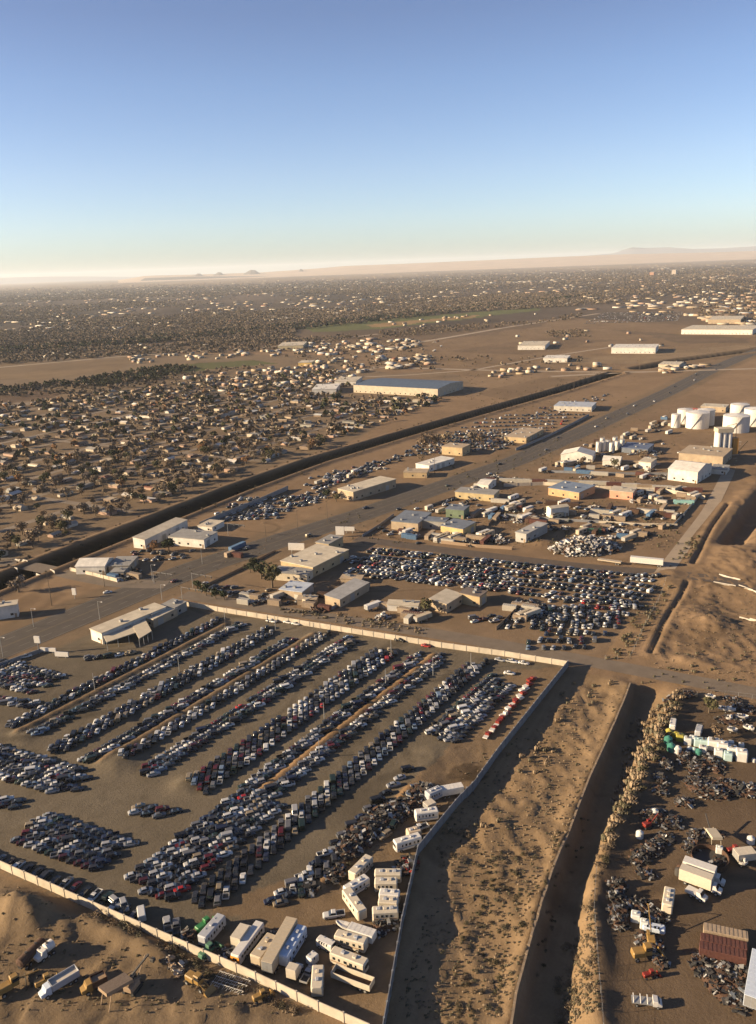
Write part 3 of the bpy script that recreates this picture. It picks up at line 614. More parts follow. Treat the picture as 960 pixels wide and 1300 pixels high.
for r_ in range(40):
    t = 44+r_*21+(r_//2)*9; i = 0; s = -160.
    while s < 1400:
        s += random.uniform(12, 24)
        p = c0+cd*s+cn*(t+random.gauss(0, 3)); q = PX(p.x, p.y)
        if not pip(np.array([q[0]]), np.array([q[1]]), HOODPX)[0]: continue
        if random.random() < .1: continue
        i += 1; houses.append((p, r_, i))
HSM = mat('dirt_street', (.19, .15, .11), rough=.95, var=.2, sc_=.1)
def clipline(a, b):
    out = []; seg = []
    for i in range(161):
        p = a.lerp(b, i/160); q = PX(p.x, p.y) if p.y > 60 else (0, 0)
        if pip(np.array([q[0]]), np.array([q[1]]), HOODPX)[0]: seg.append((p.x, p.y))
        else:
            if len(seg) > 3: out.append(seg)
            seg = []
    if len(seg) > 3: out.append(seg)
    return out
for k in range(19):
    t = 44+(2*k+1)*21+k*9+15
    for sg in clipline(c0+cd*-160+cn*t, c0+cd*1400+cn*t): ribbon('neighbourhood_street', [sg[0], sg[len(sg)//2], sg[-1]], 3.2, .05, HSM)
for k in range(9):
    s0 = -60+k*155
    for sg in clipline(c0+cd*s0+cn*34, c0+cd*s0+cn*900): ribbon('neighbourhood_street', [sg[0], sg[len(sg)//2], sg[-1]], 3.2, .056, HSM)
houses.sort(key=lambda h: h[0].length); print('HOUSES', len(houses))
vr = []; trees = []
for n_, (p, r_, i) in enumerate(houses):
    k = random.choices(range(5), [28, 22, 24, 12, 14])[0]; wc = random.choice(HW); rc = random.choices(HR, [18, 26, 18, 24, 8, 3])[0]
    rz = cang+random.choice([0, PI/2, PI/2, PI])+random.gauss(0, .06); s_ = random.uniform(.5, .86)
    wm, rm, wi, dm, wins, ys, (wmb, rmb) = HP[k]; where = '%s in %s row back from canal' % (ordn(i), ordn(r_+1))
    if n_ < 300:
        o = empty('house', (p.x, p.y, 0), rz); o.scale = (s_, s_, s_); tag(o, '%s %s, %s roof, %s' % (wc[0], HK[k], rc[0], where), 'house', 'houses of the neighbourhood beyond the canal')
        link('wall', wm, parent=o, color=wc[1]); link('roof', rm, parent=o, color=rc[1])
        for q in wins: link('window', wi, (q[0], q[1], 0), parent=o)
        link('door', dm, (0.2, ys-.03, 0), parent=o)
    else: vr.append((p.x, p.y, 0, rz, s_, s_, s_, *wc[1], rc[1], k))
    for m in range(random.choice([2, 3, 3, 4, 4])):
        a = random.uniform(0, 6.28); d_ = random.uniform(6, 14)
        trees.append((p.x+d_*math.cos(a), p.y+d_*math.sin(a), random.uniform(.5, 1.35), random.choices(range(6), TWT)[0], 'beside the '+'%s house of the %s row from canal' % (ordn(i), ordn(r_+1)), m))
def merge_houses(name, lst, label):
    V = []; T = []; C_ = []; off = 0
    for (x, y, z, rz, sx, sy, sz, cr, cg, cb, rcol, k) in lst:
        for mb, cl in ((HP[k][6][0], (cr, cg, cb)), (HP[k][6][1], rcol)):
            v, t, m = quads(mb); c, s = math.cos(rz), math.sin(rz); X = v[:, 0]*sx; Y = v[:, 1]*sy
            V.append(np.stack([X*c-Y*s+x, X*s+Y*c+y, v[:, 2]*sz+z], -1)); T.append(t+off); off += len(v); C_.append(np.tile(cl, (len(v), 1)))
    if not V: return
    o = link(name, grid_mesh(name, np.concatenate(V), np.concatenate(T), [MIXM], np.concatenate(C_))); tag(o, label, 'house', kind='stuff')
# more town: other house and building clusters, further away
def sprinkle(poly, n, smin, smax):
    for (a, b) in inpx(poly, n):
        x, y = P(a, b); k = random.choices(range(5), [25, 30, 15, 5, 25])[0]; g = random.uniform(smin, smax)
        vr.append((x, y, 0, random.choice([cang, cang+PI/2])+random.gauss(0, .1), g, g*random.uniform(.8, 1.4), random.uniform(.9, 1.3), *random.choice(HW[:4])[1], random.choices(HR, [16, 24, 16, 24, 8, 2])[0][1], k))
sprinkle([(225, 482), (440, 455), (470, 468), (440, 485), (300, 492)], 110, .5, .8)
sprinkle([(160, 452), (300, 445), (470, 432), (500, 440), (360, 452), (170, 462)], 80, .5, .9)
sprinkle([(350, 440), (480, 430), (540, 432), (520, 446), (400, 452)], 50, .7, 1.5)
sprinkle([(480, 455), (540, 452), (560, 462), (490, 470)], 30, .8, 1.3)
sprinkle([(-40, 462), (20, 440), (160, 430), (330, 436), (160, 446)], 60, .5, .9)
sprinkle([(0, 372), (960, 340), (1000, 372), (960, 390), (680, 388), (480, 402), (0, 425), (-40, 400)], 1000, 1.2, 2.8)
sprinkle([(0, 366), (960, 332), (1000, 345), (960, 355), (480, 366), (0, 385), (-40, 375)], 800, 1.6, 3.8)
sprinkle([(700, 395), (960, 375), (1000, 400), (960, 418), (880, 410), (780, 392)], 90, 1.2, 3.5)
sprinkle([(640, 470), (760, 462), (780, 470), (640, 476)], 12, .5, .9)
sprinkle([(590, 478), (660, 466), (700, 470), (620, 482)], 12, .5, .8)
sprinkle([(830, 470), (880, 458), (900, 464), (850, 476)], 12, .7, 1.2)
sprinkle([(620, 430), (780, 418), (880, 436), (700, 452)], 14, .5, 1.)
sprinkle([(480, 408), (680, 396), (700, 402), (500, 420)], 20, .5, .9)
merge_houses('house', vr, 'far off houses and sheds scattered through the wooded valley town')
# individual trees nearest first; the rest merge
for (q, s_, ci, lab) in [((346, 746), 1.7, 2, 'large olive green round tree in the small yard above the side street'), ((324, 722), 1.0, 3, 'dark pointed evergreen left of the cream hall'), ((318, 727), .9, 3, 'darker evergreen at the highway edge near the cream hall'),
                         ((332, 735), 1.3, 3, 'dark bushy evergreen between the cream hall and highway'), ((540, 571), 2.2, 0, 'tallest bare brown tree behind the road buildings'), ((553, 568), 1.8, 0, 'broad bare brown tree right of the tallest one'),
                         ((566, 563), 1.6, 5, 'pale bare tree left of the tan hall'), ((600, 563), 1.9, 1, 'bare grey tree right of the tan hall'), ((611, 565), 1.5, 0, 'bare brown tree by the lot right of the tan hall'), ((42, 695), 1.5, 0, 'bare brown tree at the canal near the bridge'),
                         ((24, 752), 1.3, 1, 'grey bush-like tree beside the dark canal mouth'), ((416, 634), 1.1, 3, 'dark tree left of the long tan hall'), ((427, 637), .9, 2, 'low olive tree touching the long tan hall'), ((900, 905), .85, 2, 'small olive tree alone in the right hand yard'),
                         ((910, 938), .8, 0, 'small brown tree beside the row of white tanks'), ((540, 778), 1.0, 2, 'dark olive tree between the white trailer and the tan shed'), ((535, 587), 1., 0, 'bare tree between canal and white roofed shed'), ((452, 607), .9, 0, 'bare tree behind the road hall left side'),
                         ((195, 702), 1.1, 4, 'rusty orange tree behind the salvage shed'), ((215, 702), 1.4, 3, 'dark tree above the white box building'), ((780, 595), 1.2, 2, 'olive tree beside the blue roofed shed'), ((815, 585), 1.3, 0, 'bare tree left of the tan plant hall'), ((832, 590), 1.0, 1, 'grey tree beside the plant hall gate'),
                         ((740, 590), 1., 0, 'bare tree right of the white tent'), ((252, 750), .9, 3, 'dark evergreen behind the corner of the street wall'), ((262, 756), 1., 3, 'dark evergreen, second behind the street wall corner'), ((274, 760), .9, 3, 'dark evergreen, third behind the street wall corner'), ((285, 762), .8, 3, 'dark evergreen, fourth behind the street wall corner')]:
    x, y = P(*q); tree(x, y, s_, ci, lab, 'trees along the highway yards')
trees.sort(key=lambda t: t[0]**2+t[1]**2); ft = []; used = set()
for n_, (x, y, s_, ci, tail, m) in enumerate(trees):
    if n_ < 270:
        lab = '%s tree %s' % (TREECOL[ci][0], tail)
        if lab in LABELS: lab = ['', 'second ', 'third ', 'fourth ', 'fifth '][m]+lab
        if lab in LABELS: lab = 'another '+lab
        tree(x, y, s_, ci, lab, 'trees among the houses')
    else: ft.append((x, y, 0, random.uniform(0, 6), s_, s_, s_, *TREECOL[ci][1]))
def forest(poly, n, s0, s1, cols=(0, 1, 1, 0, 1, 5, 0), flat=1.):
    for (a, b) in inpx(poly, n):
        if n > 1500:
            bn = float(vnoise(np.array(a*.006), np.array((b+a*.035)*.16), 71)+.5*vnoise(np.array(a*.03), np.array((b+a*.035)*.5), 72))
            if bn < random.uniform(.5, 1.05): continue
        x, y = P(a, b); g = random.uniform(s0, s1); c = TREECOL[random.choice(cols)][1]; e = random.uniform(.45, 1.2)
        ft.append((x, y, 0, random.uniform(0, 6), g, g, g*flat, c[0]*e, c[1]*e, c[2]*e))
forest([(-60, 455), (0, 448), (480, 425), (330, 447), (160, 452), (60, 460), (-60, 466)], 1200, .8, 1.4)
forest([(-60, 400), (0, 396), (480, 384), (690, 372), (720, 380), (680, 388), (480, 403), (380, 412), (370, 432), (0, 452), (-60, 456)], 26000, .9, 1.6, flat=.9)
forest([(-60, 382), (0, 380), (480, 362), (960, 345), (1020, 360), (960, 372), (720, 390), (480, 402), (0, 420), (-60, 420)], 26000, 1.0, 1.9, flat=.8)
forest([(-60, 368), (0, 366), (480, 354), (960, 335), (1020, 345), (480, 372), (0, 390), (-60, 390)], 20000, 1.6, 3., flat=.6)
forest([(-60, 496), (0, 492), (90, 484), (60, 492), (0, 502), (-60, 506)], 160, .8, 1.4, (3, 0, 3, 2))
forest([(60, 490), (160, 474), (215, 465), (250, 468), (200, 482), (120, 492)], 420, .8, 1.4, (3, 0, 3, 2))
forest([(-20, 492), (88, 486), (130, 492), (220, 476), (340, 462), (330, 468), (230, 482), (130, 500), (-20, 506)], 300, .5, 1.1)
forest([(480, 422), (570, 414), (690, 408), (740, 396), (740, 405), (600, 420), (490, 430)], 350, .6, 1.3)
forest([(0, 445), (240, 425), (480, 402), (700, 378), (760, 374), (700, 384), (480, 409), (240, 432), (0, 452)], 1400, 1.3, 2., (3, 0, 3, 0))
forest([(690, 422), (740, 418), (752, 428), (700, 430)], 120, .6, 1.)
forest([(540, 452), (740, 455), (740, 462), (600, 466), (540, 466)], 70, .5, 1.)
forest([(340, 430), (520, 425), (560, 470), (440, 470), (340, 450)], 260, .5, 1.1)
forest([(860, 355), (1000, 360), (1000, 410), (960, 415), (880, 400)], 500, .8, 1.6)
forest([(180, 495), (440, 475), (440, 500), (560, 500), (560, 512), (300, 600), (100, 660)], 420, .3, .8)
for (pa, n, w_) in ((CANAL, 900, 7),):     # dark brush down in the drain
    L = [math.dist(a, b) for a, b in zip(pa[:-1], pa[1:])]
    for _ in range(n):
        k = random.choices(range(len(L)), L)[0]; t = random.random(); x = pa[k][0]*(1-t)+pa[k+1][0]*t+random.uniform(-w_, w_); y = pa[k][1]*(1-t)+pa[k+1][1]*t+random.uniform(-w_, w_)
        g = random.uniform(.15, .45); ft.append((x, y, zat(x, y)-.2, 0, g, g, g, .06, .05, .03))
    for k in range(len(L)):                # scrub along the banks
        for _ in range(int(L[k]/4)):
            t = random.random(); o_ = random.choice([-1, 1])*random.uniform(13, 19); x = pa[k][0]*(1-t)+pa[k+1][0]*t+cn.x*o_; y = pa[k][1]*(1-t)+pa[k+1][1]*t+cn.y*o_
            g = random.uniform(.12, .35); ft.append((x, y, zat(x, y), 0, g, g, g, .13, .1, .065))
o = merged('tree', FARTREE, ft, [MIXM]); tag(o, 'distant bare brown woodland and street trees across the valley', 'tree', kind='stuff')
# bushes
BCOL = [('tan', (.20, .15, .10)), ('grey green', (.12, .105, .07)), ('straw', (.25, .19, .125)), ('dull olive', (.09, .08, .048))]
bush = []
def bushes(poly, n, s0, s1, where, cols=(0, 1, 2, 3)):
    for (a, b) in inpx(poly, n):
        x, y = P(a, b); bush.append((x, y, random.uniform(s0, s1)*.78, random.choice(cols), where))
bushes([(858, 882), (872, 886), (840, 960), (812, 1015), (790, 1050), (766, 1110), (752, 1120), (775, 1040), (800, 1000), (830, 925)], 150, .8, 1.9, 'the right hand arroyo bank', (0, 2, 1, 3, 0))
bushes([(815, 900), (862, 884), (850, 930), (815, 1000), (790, 1030), (775, 1000), (800, 950)], 110, .5, 1.5, 'the inner slope of the right bank', (0, 1, 2))
bushes([(800, 905), (845, 900), (822, 970), (796, 1010), (782, 985), (790, 950)], 60, .7, 1.6, 'the upper arroyo slope', (0, 2, 1))
bushes([(722, 1170), (752, 1130), (755, 1290), (700, 1290), (712, 1200)], 60, .6, 1.5, 'the lower arroyo slope', (0, 1, 2))
bushes([(600, 1085), (668, 1075), (690, 1040), (680, 1130), (650, 1240), (640, 1300), (560, 1300), (590, 1180)], 110, .5, 1.25, 'the sandy flat in the arroyo', (1, 3, 1, 0))
bushes([(555, 1060), (600, 1040), (640, 1040), (600, 1080), (550, 1110)], 28, .6, 1.3, 'the sand by the grey wall bend', (0, 1, 2))
bushes([(640, 960), (690, 930), (720, 900), (700, 980), (650, 985)], 18, .6, 1.6, 'the upper sandy flat', (0, 1, 2))
bushes([(720, 865), (800, 868), (770, 900), (700, 905)], 25, .4, 1.2, 'the top of the arroyo by the street', (0, 1))
bushes([(700, 1060), (760, 1010), (735, 1080), (690, 1220), (672, 1240), (690, 1140)], 45, .4, .9, 'the shaded arroyo bottom', (0, 3))
bushes([(112, 1164), (124, 1164), (236, 1216), (226, 1220)], 26, 1.3, 1.9, 'the outside of the white wall', (0, 1))
bushes([(236, 1216), (300, 1246), (385, 1284), (370, 1286), (240, 1228)], 20, 1.1, 1.7, 'the wall foot near the machines', (0, 1))
bushes([(840, 745), (860, 740), (800, 835), (770, 838), (800, 790)], 90, .5, 1.2, 'the fence of the corner lot', (1, 3))
bushes([(845, 720), (880, 680), (895, 685), (870, 718)], 45, .5, 1.3, 'the ditch above the dirt crossing', (1, 3))
bushes([(350, 770), (470, 785), (545, 800), (540, 808), (450, 795), (350, 776)], 90, .5, 1.2, 'the far side of the side street', (1, 0))
bushes([(440, 1085), (470, 1090), (450, 1125), (420, 1115)], 22, .5, 1.1, 'the brush by the stripped trucks', (0, 3))
bushes([(800, 870), (960, 790), (960, 870), (900, 880)], 40, .4, 1.1, 'the dirt lot by the street end', (1, 3))
bushes([(600, 560+70), (870, 640), (860, 690), (660, 680)], 220, .4, 1.1, 'the scrubby yards', (1, 3, 0))
bushes([(780, 500), (870, 520), (660, 600), (560, 640), (520, 640)], 130, .4, 1., 'the highway verge', (1, 3))
bushes([(620, 640), (880, 640), (860, 700), (650, 690)], 160, .5, 1.4, 'the scrubby yards near the heap', (3, 3, 1))
bushes([(560, 590), (860, 560), (860, 610), (600, 640)], 150, .5, 1.4, 'the yards by the highway', (3, 1))
bushes([(380, 640), (470, 655), (520, 690), (450, 690)], 40, .4, 1., 'the hall forecourt', (1, 3))
bushes([(560, 470), (780, 480), (680, 530), (560, 500)], 200, .4, 1.1, 'the open field', (1, 3))
bush.sort(key=lambda b: b[0]**2+b[1]**2); bs = []; bc = {}
for n_, (x, y, g, ci, where) in enumerate(bush):
    if n_ < 300:
        bc[where] = bc.get(where, 0)+1
        e_ = random.uniform(.6, 1.15); o = link('bush', BUSHM[n_ % 4], (x, y, zat(x, y)), random.uniform(0, 6), None, [q*e_ for q in BCOL[ci][1]], (g*random.uniform(.7, 1.2), g*random.uniform(.7, 1.2), g*random.uniform(.55, 1.)))
        tag(o, '%s bush, %s from the near end on %s' % (BCOL[ci][0], ordn(bc[where]), where), 'bush', 'dry bushes of the arroyo and dirt lots')
    else: bs.append((x, y, zat(x, y), 0, g, g, g, *BCOL[ci][1]))
for pl, n in (([(560, 990), (700, 900), (790, 880), (690, 1140), (650, 1290), (500, 1290), (560, 1100)], 1500), ([(755, 1115), (800, 1010), (860, 885), (830, 890), (700, 1290), (760, 1290)], 700), ([(-20, 1110), (400, 1290), (-20, 1290)], 380),
              ([(830, 740), (960, 745), (960, 870), (830, 850)], 350), ([(600, 620), (880, 600), (860, 700), (480, 690)], 1300), ([(0, 700), (230, 760), (420, 660), (200, 720)], 150), ([(600, 500), (960, 430), (1000, 540), (700, 600)], 1500), ([(480, 440), (700, 405), (960, 425), (960, 450), (790, 470), (560, 470)], 1800)):
    for (a, b) in inpx(pl, n):
        x, y = P(a, b); g = random.uniform(.12, .42)*(1+max(0, y-900)/900); c = random.choice(BCOL)[1]; bs.append((x, y, zat(x, y), 0, g, g, g*.8, *c))
o = merged('scrub', crown_mb(34, 1.1, .75, .5, .36, 91, 3), bs, [MIXM]); tag(o, 'small dry scrub tufts scattered over the dirt', 'scrub', kind='stuff')

# ------------------------------------------------------------------ walls and fences
def wallrun(name, line, h, m, label, cat, seg=6., post=True, th=.25, step=None, cap=None):
    o = empty(name, (line[0][0], line[0][1], 0)); b = MB(); pm = MB(); ox, oy = line[0]
    for p, q in zip(line[:-1], line[1:]):
        p = Vector(p); q = Vector(q); d = q-p; L = d.length; d.normalize(); n = Vector((-d.y, d.x))*th/2; k = max(1, int(L/seg))
        for i in range(k):
            a = p+d*(L*i/k); c = p+d*(L*(i+1)/k); z = min(zat(a.x, a.y), zat(c.x, c.y)); zz = max(zat(a.x, a.y), zat(c.x, c.y))*.6+z*.4
            r = [(a.x-n.x-ox, a.y-n.y-oy), (c.x-n.x-ox, c.y-n.y-oy), (c.x+n.x-ox, c.y+n.y-oy), (a.x+n.x-ox, a.y+n.y-oy)]
            hh = h+random.uniform(-.05, .05); b.loft([[(*v, z-.8) for v in r], [(*v, zz+hh) for v in r]])
            if post:
                w2 = th*.5+.12; e = [(a+d*sx*.2+n.normalized()*sy*w2) for sx, sy in ((-1, -1), (1, -1), (1, 1), (-1, 1))]
                pm.loft([[(v.x-ox, v.y-oy, z-.8) for v in e], [(v.x-ox, v.y-oy, zz+h+.12) for v in e]])
    b.build('panel', m, o)
    if post: pm.build('posts', cap or m, o)
    return tag(o, label, cat)
CREAMW = mat('cream_wall', (.47, .41, .32), rough=.85, var=.24, sc_=.28)
GREYW = mat('grey_sheet_wall', (.24, .245, .255), rough=.6, var=.2, sc_=.4, metal=.3)
wallrun('boundary_wall', PW([(-60, 1072), (0, 1102), (100, 1147), (200, 1191), (300, 1234), (404, 1283), (470, 1312)]), 2.5, CREAMW, 'long pale panel wall along the near side of the salvage yard', 'wall', 4.5, True, .2)
wallrun('boundary_wall', PW([(230, 768), (300, 780), (380, 793), (460, 806), (560, 822), (640, 833), (720, 846)]), 2.3, CREAMW, 'long cream panel wall between salvage yard and side street', 'wall', 5)
wallrun('boundary_wall', PW([(721, 847), (600, 1000), (531, 1085), (511, 1175), (492, 1285), (480, 1350)]), 2.9, GREYW, 'grey sheet wall bending along the arroyo side of the yard', 'wall', 3.5, True, .16)
wallrun('levee_wall', LEVEE[:-1], .5, mat('earthy_concrete', (.24, .18, .12), rough=.95, var=.35, sc_=.9), 'low rough concrete levee wall along the dark arroyo ditch', 'wall', 2.5, False, .55)
wallrun('boundary_wall', PW([(90, 725), (118, 731), (149, 739)]), 2., CREAMW, 'short cream wall in front of the gabled shed', 'wall')
wallrun('boundary_wall', PW([(-60, 868), (0, 847), (50, 829), (56, 827)]), 1.8, GREYW, 'low grey wall between the highway and the top left cluster', 'wall')
wallrun('boundary_wall', PW([(254, 669), (300, 650), (330, 638), (366, 622)]), 3.2, GREYW, 'blue grey sheet wall behind the lot by the canal', 'wall', 8, False)
wallrun('boundary_wall', PW([(640, 618), (690, 616), (760, 621), (840, 624), (895, 634)]), 2.4, CREAMW, 'long pale wall behind the blue roofed hall', 'wall', 8)
wallrun('boundary_wall', PW([(655, 572), (700, 553), (733, 536), (748, 528)]), 2.2, GREYW, 'grey fence wall at the far end of the canal lots', 'wall', 8, False)
wallrun('concrete_barrier', PW([(913, 730), (940, 737)]), 0.7, CONC, 'short pale barrier on the dirt crossing, upper one', 'barrier', 3, False)
wallrun('concrete_barrier', PW([(906, 739), (934, 744)]), 0.7, CONC, 'short pale barrier on the dirt crossing, lower left one', 'barrier', 3, False)
wallrun('concrete_barrier', PW([(938, 743), (965, 752), (990, 762)]), 0.7, CONC, 'pale barrier on the dirt crossing reaching the right edge', 'barrier', 3, False)
wallrun('concrete_barrier', PW([(939, 783), (965, 790), (990, 794)]), 0.7, CONC, 'pale barrier below the dirt pit at the right edge', 'barrier', 3, False)
wallrun('bridge_parapet', PW([(18, 711), (48, 719), (70, 729)]), 1., CONC, 'pale parapet on the canal side of the bridge', 'parapet', 4, False)
wallrun('bridge_parapet', PW([(16, 722), (36, 727), (52, 734)]), 1., CONC, 'pale parapet on the near side of the canal bridge', 'parapet', 4, False)
wallrun('roof_slab', PW([(119, 718-0), (119.5, 718)]), .1, CONC, 'small concrete pad beside the gabled shed', 'slab', 4, False) if 0 else None
def fence(line, h, label, step=3., sheet=False):
    o = empty('chain_fence', (*line[0], 0)); pm = MB(); rl = MB(); ox, oy = line[0]
    for p, q in zip(line[:-1], line[1:]):
        p = Vector(p); q = Vector(q); k = max(1, int((q-p).length/step)); pr = None
        for i in range(k+1):
            a = p.lerp(q, i/k); z = zat(a.x, a.y); t = (a.x-ox, a.y-oy, z+h); pm.cyl((a.x-ox, a.y-oy, z-.2), t, .05, 5)
            if pr: rl.bar(pr, t, .03); rl.bar((pr[0], pr[1], pr[2]-h*.5), (t[0], t[1], t[2]-h*.5), .02)
            pr = t
    pm.build('fence_posts', STEEL, o); rl.build('rails', STEEL, o); tag(o, label, 'fence')
fence(PW([(757, 1112), (754, 1160), (759, 1230), (764, 1290), (768, 1340)]), 2.2, 'wire fence with thin posts on the left of the gravel yard', 4)
fence(PW([(867, 886), (920, 884), (990, 893)]), 2.2, 'wire fence along the top of the gravel yard', 4)
fence(PW([(768, 838), (800, 836), (845, 740)]), 2., 'wire fence round the corner lot', 4)

# ------------------------------------------------------------------ buildings
BN = {}
def bldg(name, near, left, right, h, wall, roof, label, kind='flat', over=.3, cat='building', doors=(), rise=None, wins=True, cols=None):
    """near, left, right: traced base corners; parallelogram squared up to a rectangle"""
    n = Vector(P(*near)); l = Vector(P(*left)); r = Vector(P(*right)); a = (l-n); b = (r-n); W = a.length; L = b.length
    u = b.normalized(); v = Vector((-u.y, u.x)); v = v if v.dot(a) > 0 else -v
    W = abs(a.dot(v)) if abs(a.dot(v)) > W*.5 else W; W = max(W, 2)
    rz = math.atan2(u.y, u.x); sg = 1 if v.dot(Vector((-u.y, u.x))) > 0 else -1
    o = empty(name, (n.x, n.y, zat(n.x, n.y)), rz); wl = MB(); rf = MB(); y1 = W*sg; ya, yb = min(0, y1), max(0, y1)
    rise = rise if rise is not None else (0 if kind == 'flat' else .16*min(W, L))
    wl.box(0, L, ya, yb, -.5, h)
    ov = over
    if kind == 'flat':
        rf.box(-ov, L+ov, ya-ov, yb+ov, h+.004, h+.35)
        for i in range(max(2, int(L*W/150))): x = random.uniform(1, L-2); y = random.uniform(ya+1, yb-2); BN.setdefault(o.name, []).append((x, y, h+.35))
    elif kind == 'gable':
        m = (ya+yb)/2; wl.poly([(0, ya, h), (0, m, h+rise), (0, yb, h)]); wl.poly([(L, ya, h), (L, yb, h), (L, m, h+rise)])
        rf.loft([[(x, ya-ov, h-.05), (x, m, h+rise+.02), (x, yb+ov, h-.05), (x, yb+ov, h+.12), (x, m, h+rise+.2), (x, ya-ov, h+.12)] for x in (-ov, L+ov)])
    elif kind == 'gablex':
        m = L/2; wl.poly([(0, ya, h), (L, ya, h), (m, ya, h+rise)]); wl.poly([(0, yb, h), (m, yb, h+rise), (L, yb, h)])
        rf.loft([[(-ov, y, h-.05), (m, y, h+rise+.02), (L+ov, y, h-.05), (L+ov, y, h+.12), (m, y, h+rise+.2), (-ov, y, h+.12)] for y in (ya-ov, yb+ov)])
    elif kind == 'mono': rf.loft([[(x, ya-ov, h+.004), (x, yb+ov, h+rise), (x, yb+ov, h+rise+.15), (x, ya-ov, h+.15)] for x in (-ov, L+ov)]); wl.loft([[(x, ya, h), (x, yb, h), (x, yb, h+rise)] for x in (0, L)])
    wl.build('wall', TINT, o, color=wall); rf.build('roof', TINT, o, color=roof)
    for (x, y, z) in BN.get(o.name, []): MB().box(x, x+1.4, y, y+1.2, z+.004, z+.9).build('roof_unit', STEEL, o)
    f = -sg      # long side towards the camera lies at y = 0, short visible side at x = 0
    if wins:
        q = 2.5
        while q < L-3:
            big = random.random() < .3 and h > 3.4
            d = MB(); d.box(q, q+(3.4 if big else 1.3), -.04 if f < 0 else -.04, .04, .02 if big else 1.2, min(h-.6, 3.6) if big else 2.3)
            d.build('roller_door' if big else 'window', STEEL if big else GLASS, o); q += random.uniform(5, 9) if L < 45 else random.uniform(9, 16)
        q = 2.; 
        while q < W-3.5:
            d = MB(); d.box(-.04, .04, min(sg*q, sg*(q+1.3)), max(sg*q, sg*(q+1.3)), 1.2, 2.3); d.build('window', GLASS, o); q += random.uniform(5, 9)
        d = MB(); d.box(-.05, .05, min(sg*.6, sg*1.6), max(sg*.6, sg*1.6), .02, 2.1); d.build('door', WOOD, o)
    return tag(o, label, cat)
CR = (.47, .41, .31); WH_ = (.58, .55, .49); TA = (.36, .28, .19); GY = (.25, .24, .22); BL = (.14, .16, .19); OC = (.40, .30, .17); DB = (.15, .12, .1)
YO = bldg('yard_office', (131, 818), (117, 812), (212, 784), 5, WH_, CR, 'long white yard office with a flat cream roof beside the highway')
def canopy(near, left, right, h, m, label):
    n = Vector(P(*near)); l = Vector(P(*left)); r = Vector(P(*right)); o = empty('canopy', (n.x, n.y, 0)); a = l-n; b = r-n
    rf = MB(); pts = [Vector((0, 0)), b, a+b, a]; rf.loft([[(p.x, p.y, h) for p in pts], [(p.x, p.y, h+.3) for p in pts]])
    rf.build('canopy_roof', m, o)
    for p in pts+[b*.33, b*.66]: MB().cyl((p.x, p.y, 0), (p.x, p.y, h-.004), .15, 6).build('canopy_post', STEEL, o)
    return tag(o, label, 'canopy')
CRM = mat('cream_roofing', (.45, .39, .29), rough=.8, var=.12, sc_=.5)
canopy((137, 826), (133, 818), (178, 812), 3.6, CRM, 'cream awning leaning along the front of the yard office')
canopy((178, 822), (170, 806), (194, 812), 3.8, CRM, 'square cream awning stepping out from the yard office')
bldg('storage_building', (196, 797), (187, 790), (226, 782), 3.8, TA, CR, 'low cream roofed annex at the far end of the yard office')
bldg('storage_building', (223, 783), (208, 778), (238, 775), 4.2, GY, GY, 'dark grey roofed annex beside the street wall corner')
bldg('warehouse', (185, 697), (177, 692), (239, 671), 5.5, WH_, CR, 'long narrow white warehouse beside the canal', 'mono', rise=.8)
bldg('workshop', (260, 696), (222, 688), (277, 686), 5, WH_, GY, 'white box workshop with grey roof between canal and highway')
bldg('workshop', (134, 729), (107, 721), (146, 718), 4.4, WH_, WH_, 'white gabled shed behind the short cream wall', 'gablex')
bldg('workshop', (165, 727), (145, 721), (176, 715), 3.8, TA, GY, 'grey roofed low shed right of the white gabled shed')
bldg('workshop', (158, 733), (146, 729), (166, 725), 3, GY, GY, 'small pale blue roofed lean-to before the grey shed')
bldg('workshop', (270, 676), (256, 672), (285, 668), 3.2, WH_, CR, 'small cream roofed store inside the lot by the canal')
bldg('industrial_hall', (398, 733), (364, 721), (443, 710), 5.2, OC, CR, 'large cream roofed hall on the highway corner')
bldg('industrial_hall', (418, 703), (408, 697), (436, 693), 5.4, OC, GY, 'grey roofed back wing behind the large cream hall')
bldg('workshop', (390, 740), (351, 732), (399, 732), 4, CR, GY, 'cream block with grey roof in front of the cream hall')
bldg('workshop', (384, 762), (360, 755), (398, 751), 4, TA, (.4, .44, .5), 'tan workshop with pale blue roof by the side street')
bldg('shed', (402, 768), (380, 763), (404, 763), 2.6, TA, TA, 'low tan shed touching the blue roofed workshop')
bldg('shed', (432, 772), (416, 766), (469, 750), 4.2, TA, (.33, .32, .3), 'long grey metal roofed shed by the side street', 'mono', rise=.6)
bldg('trailer_office', (531, 777), (495, 768), (533, 771), 3, WH_, CR, 'long white trailer office near the side street')
bldg('shed', (567, 779), (548, 772), (588, 766), 4.5, TA, CR, 'tan roofed shed with open front near the side street', 'mono', rise=.7)
bldg('shed', (609, 771), (586, 764), (618, 764), 5, OC, DB, 'dark roofed yellow walled shed beside the tan roofed shed')
bldg('shed', (459, 742), (435, 737), (462, 737), 2.6, TA, TA, 'small tan shed at the head of the lot beyond the street')
bldg('industrial_hall', (449, 636), (438, 629), (503, 619), 6, TA, CR, 'long tan hall with cream roof on the canal side of the highway')
bldg('industrial_hall', (545, 599), (535, 594), (577, 589), 4.5, WH_, WH_, 'white roofed hall beside the highway')
bldg('industrial_hall', (587, 579), (567, 574), (597, 574), 6.5, OC, TA, 'square tan hall among bare trees by the highway')
bldg('workshop', (542, 607), (515, 603), (545, 602), 4, OC, TA, 'low yellow workshop left of the white roofed hall')
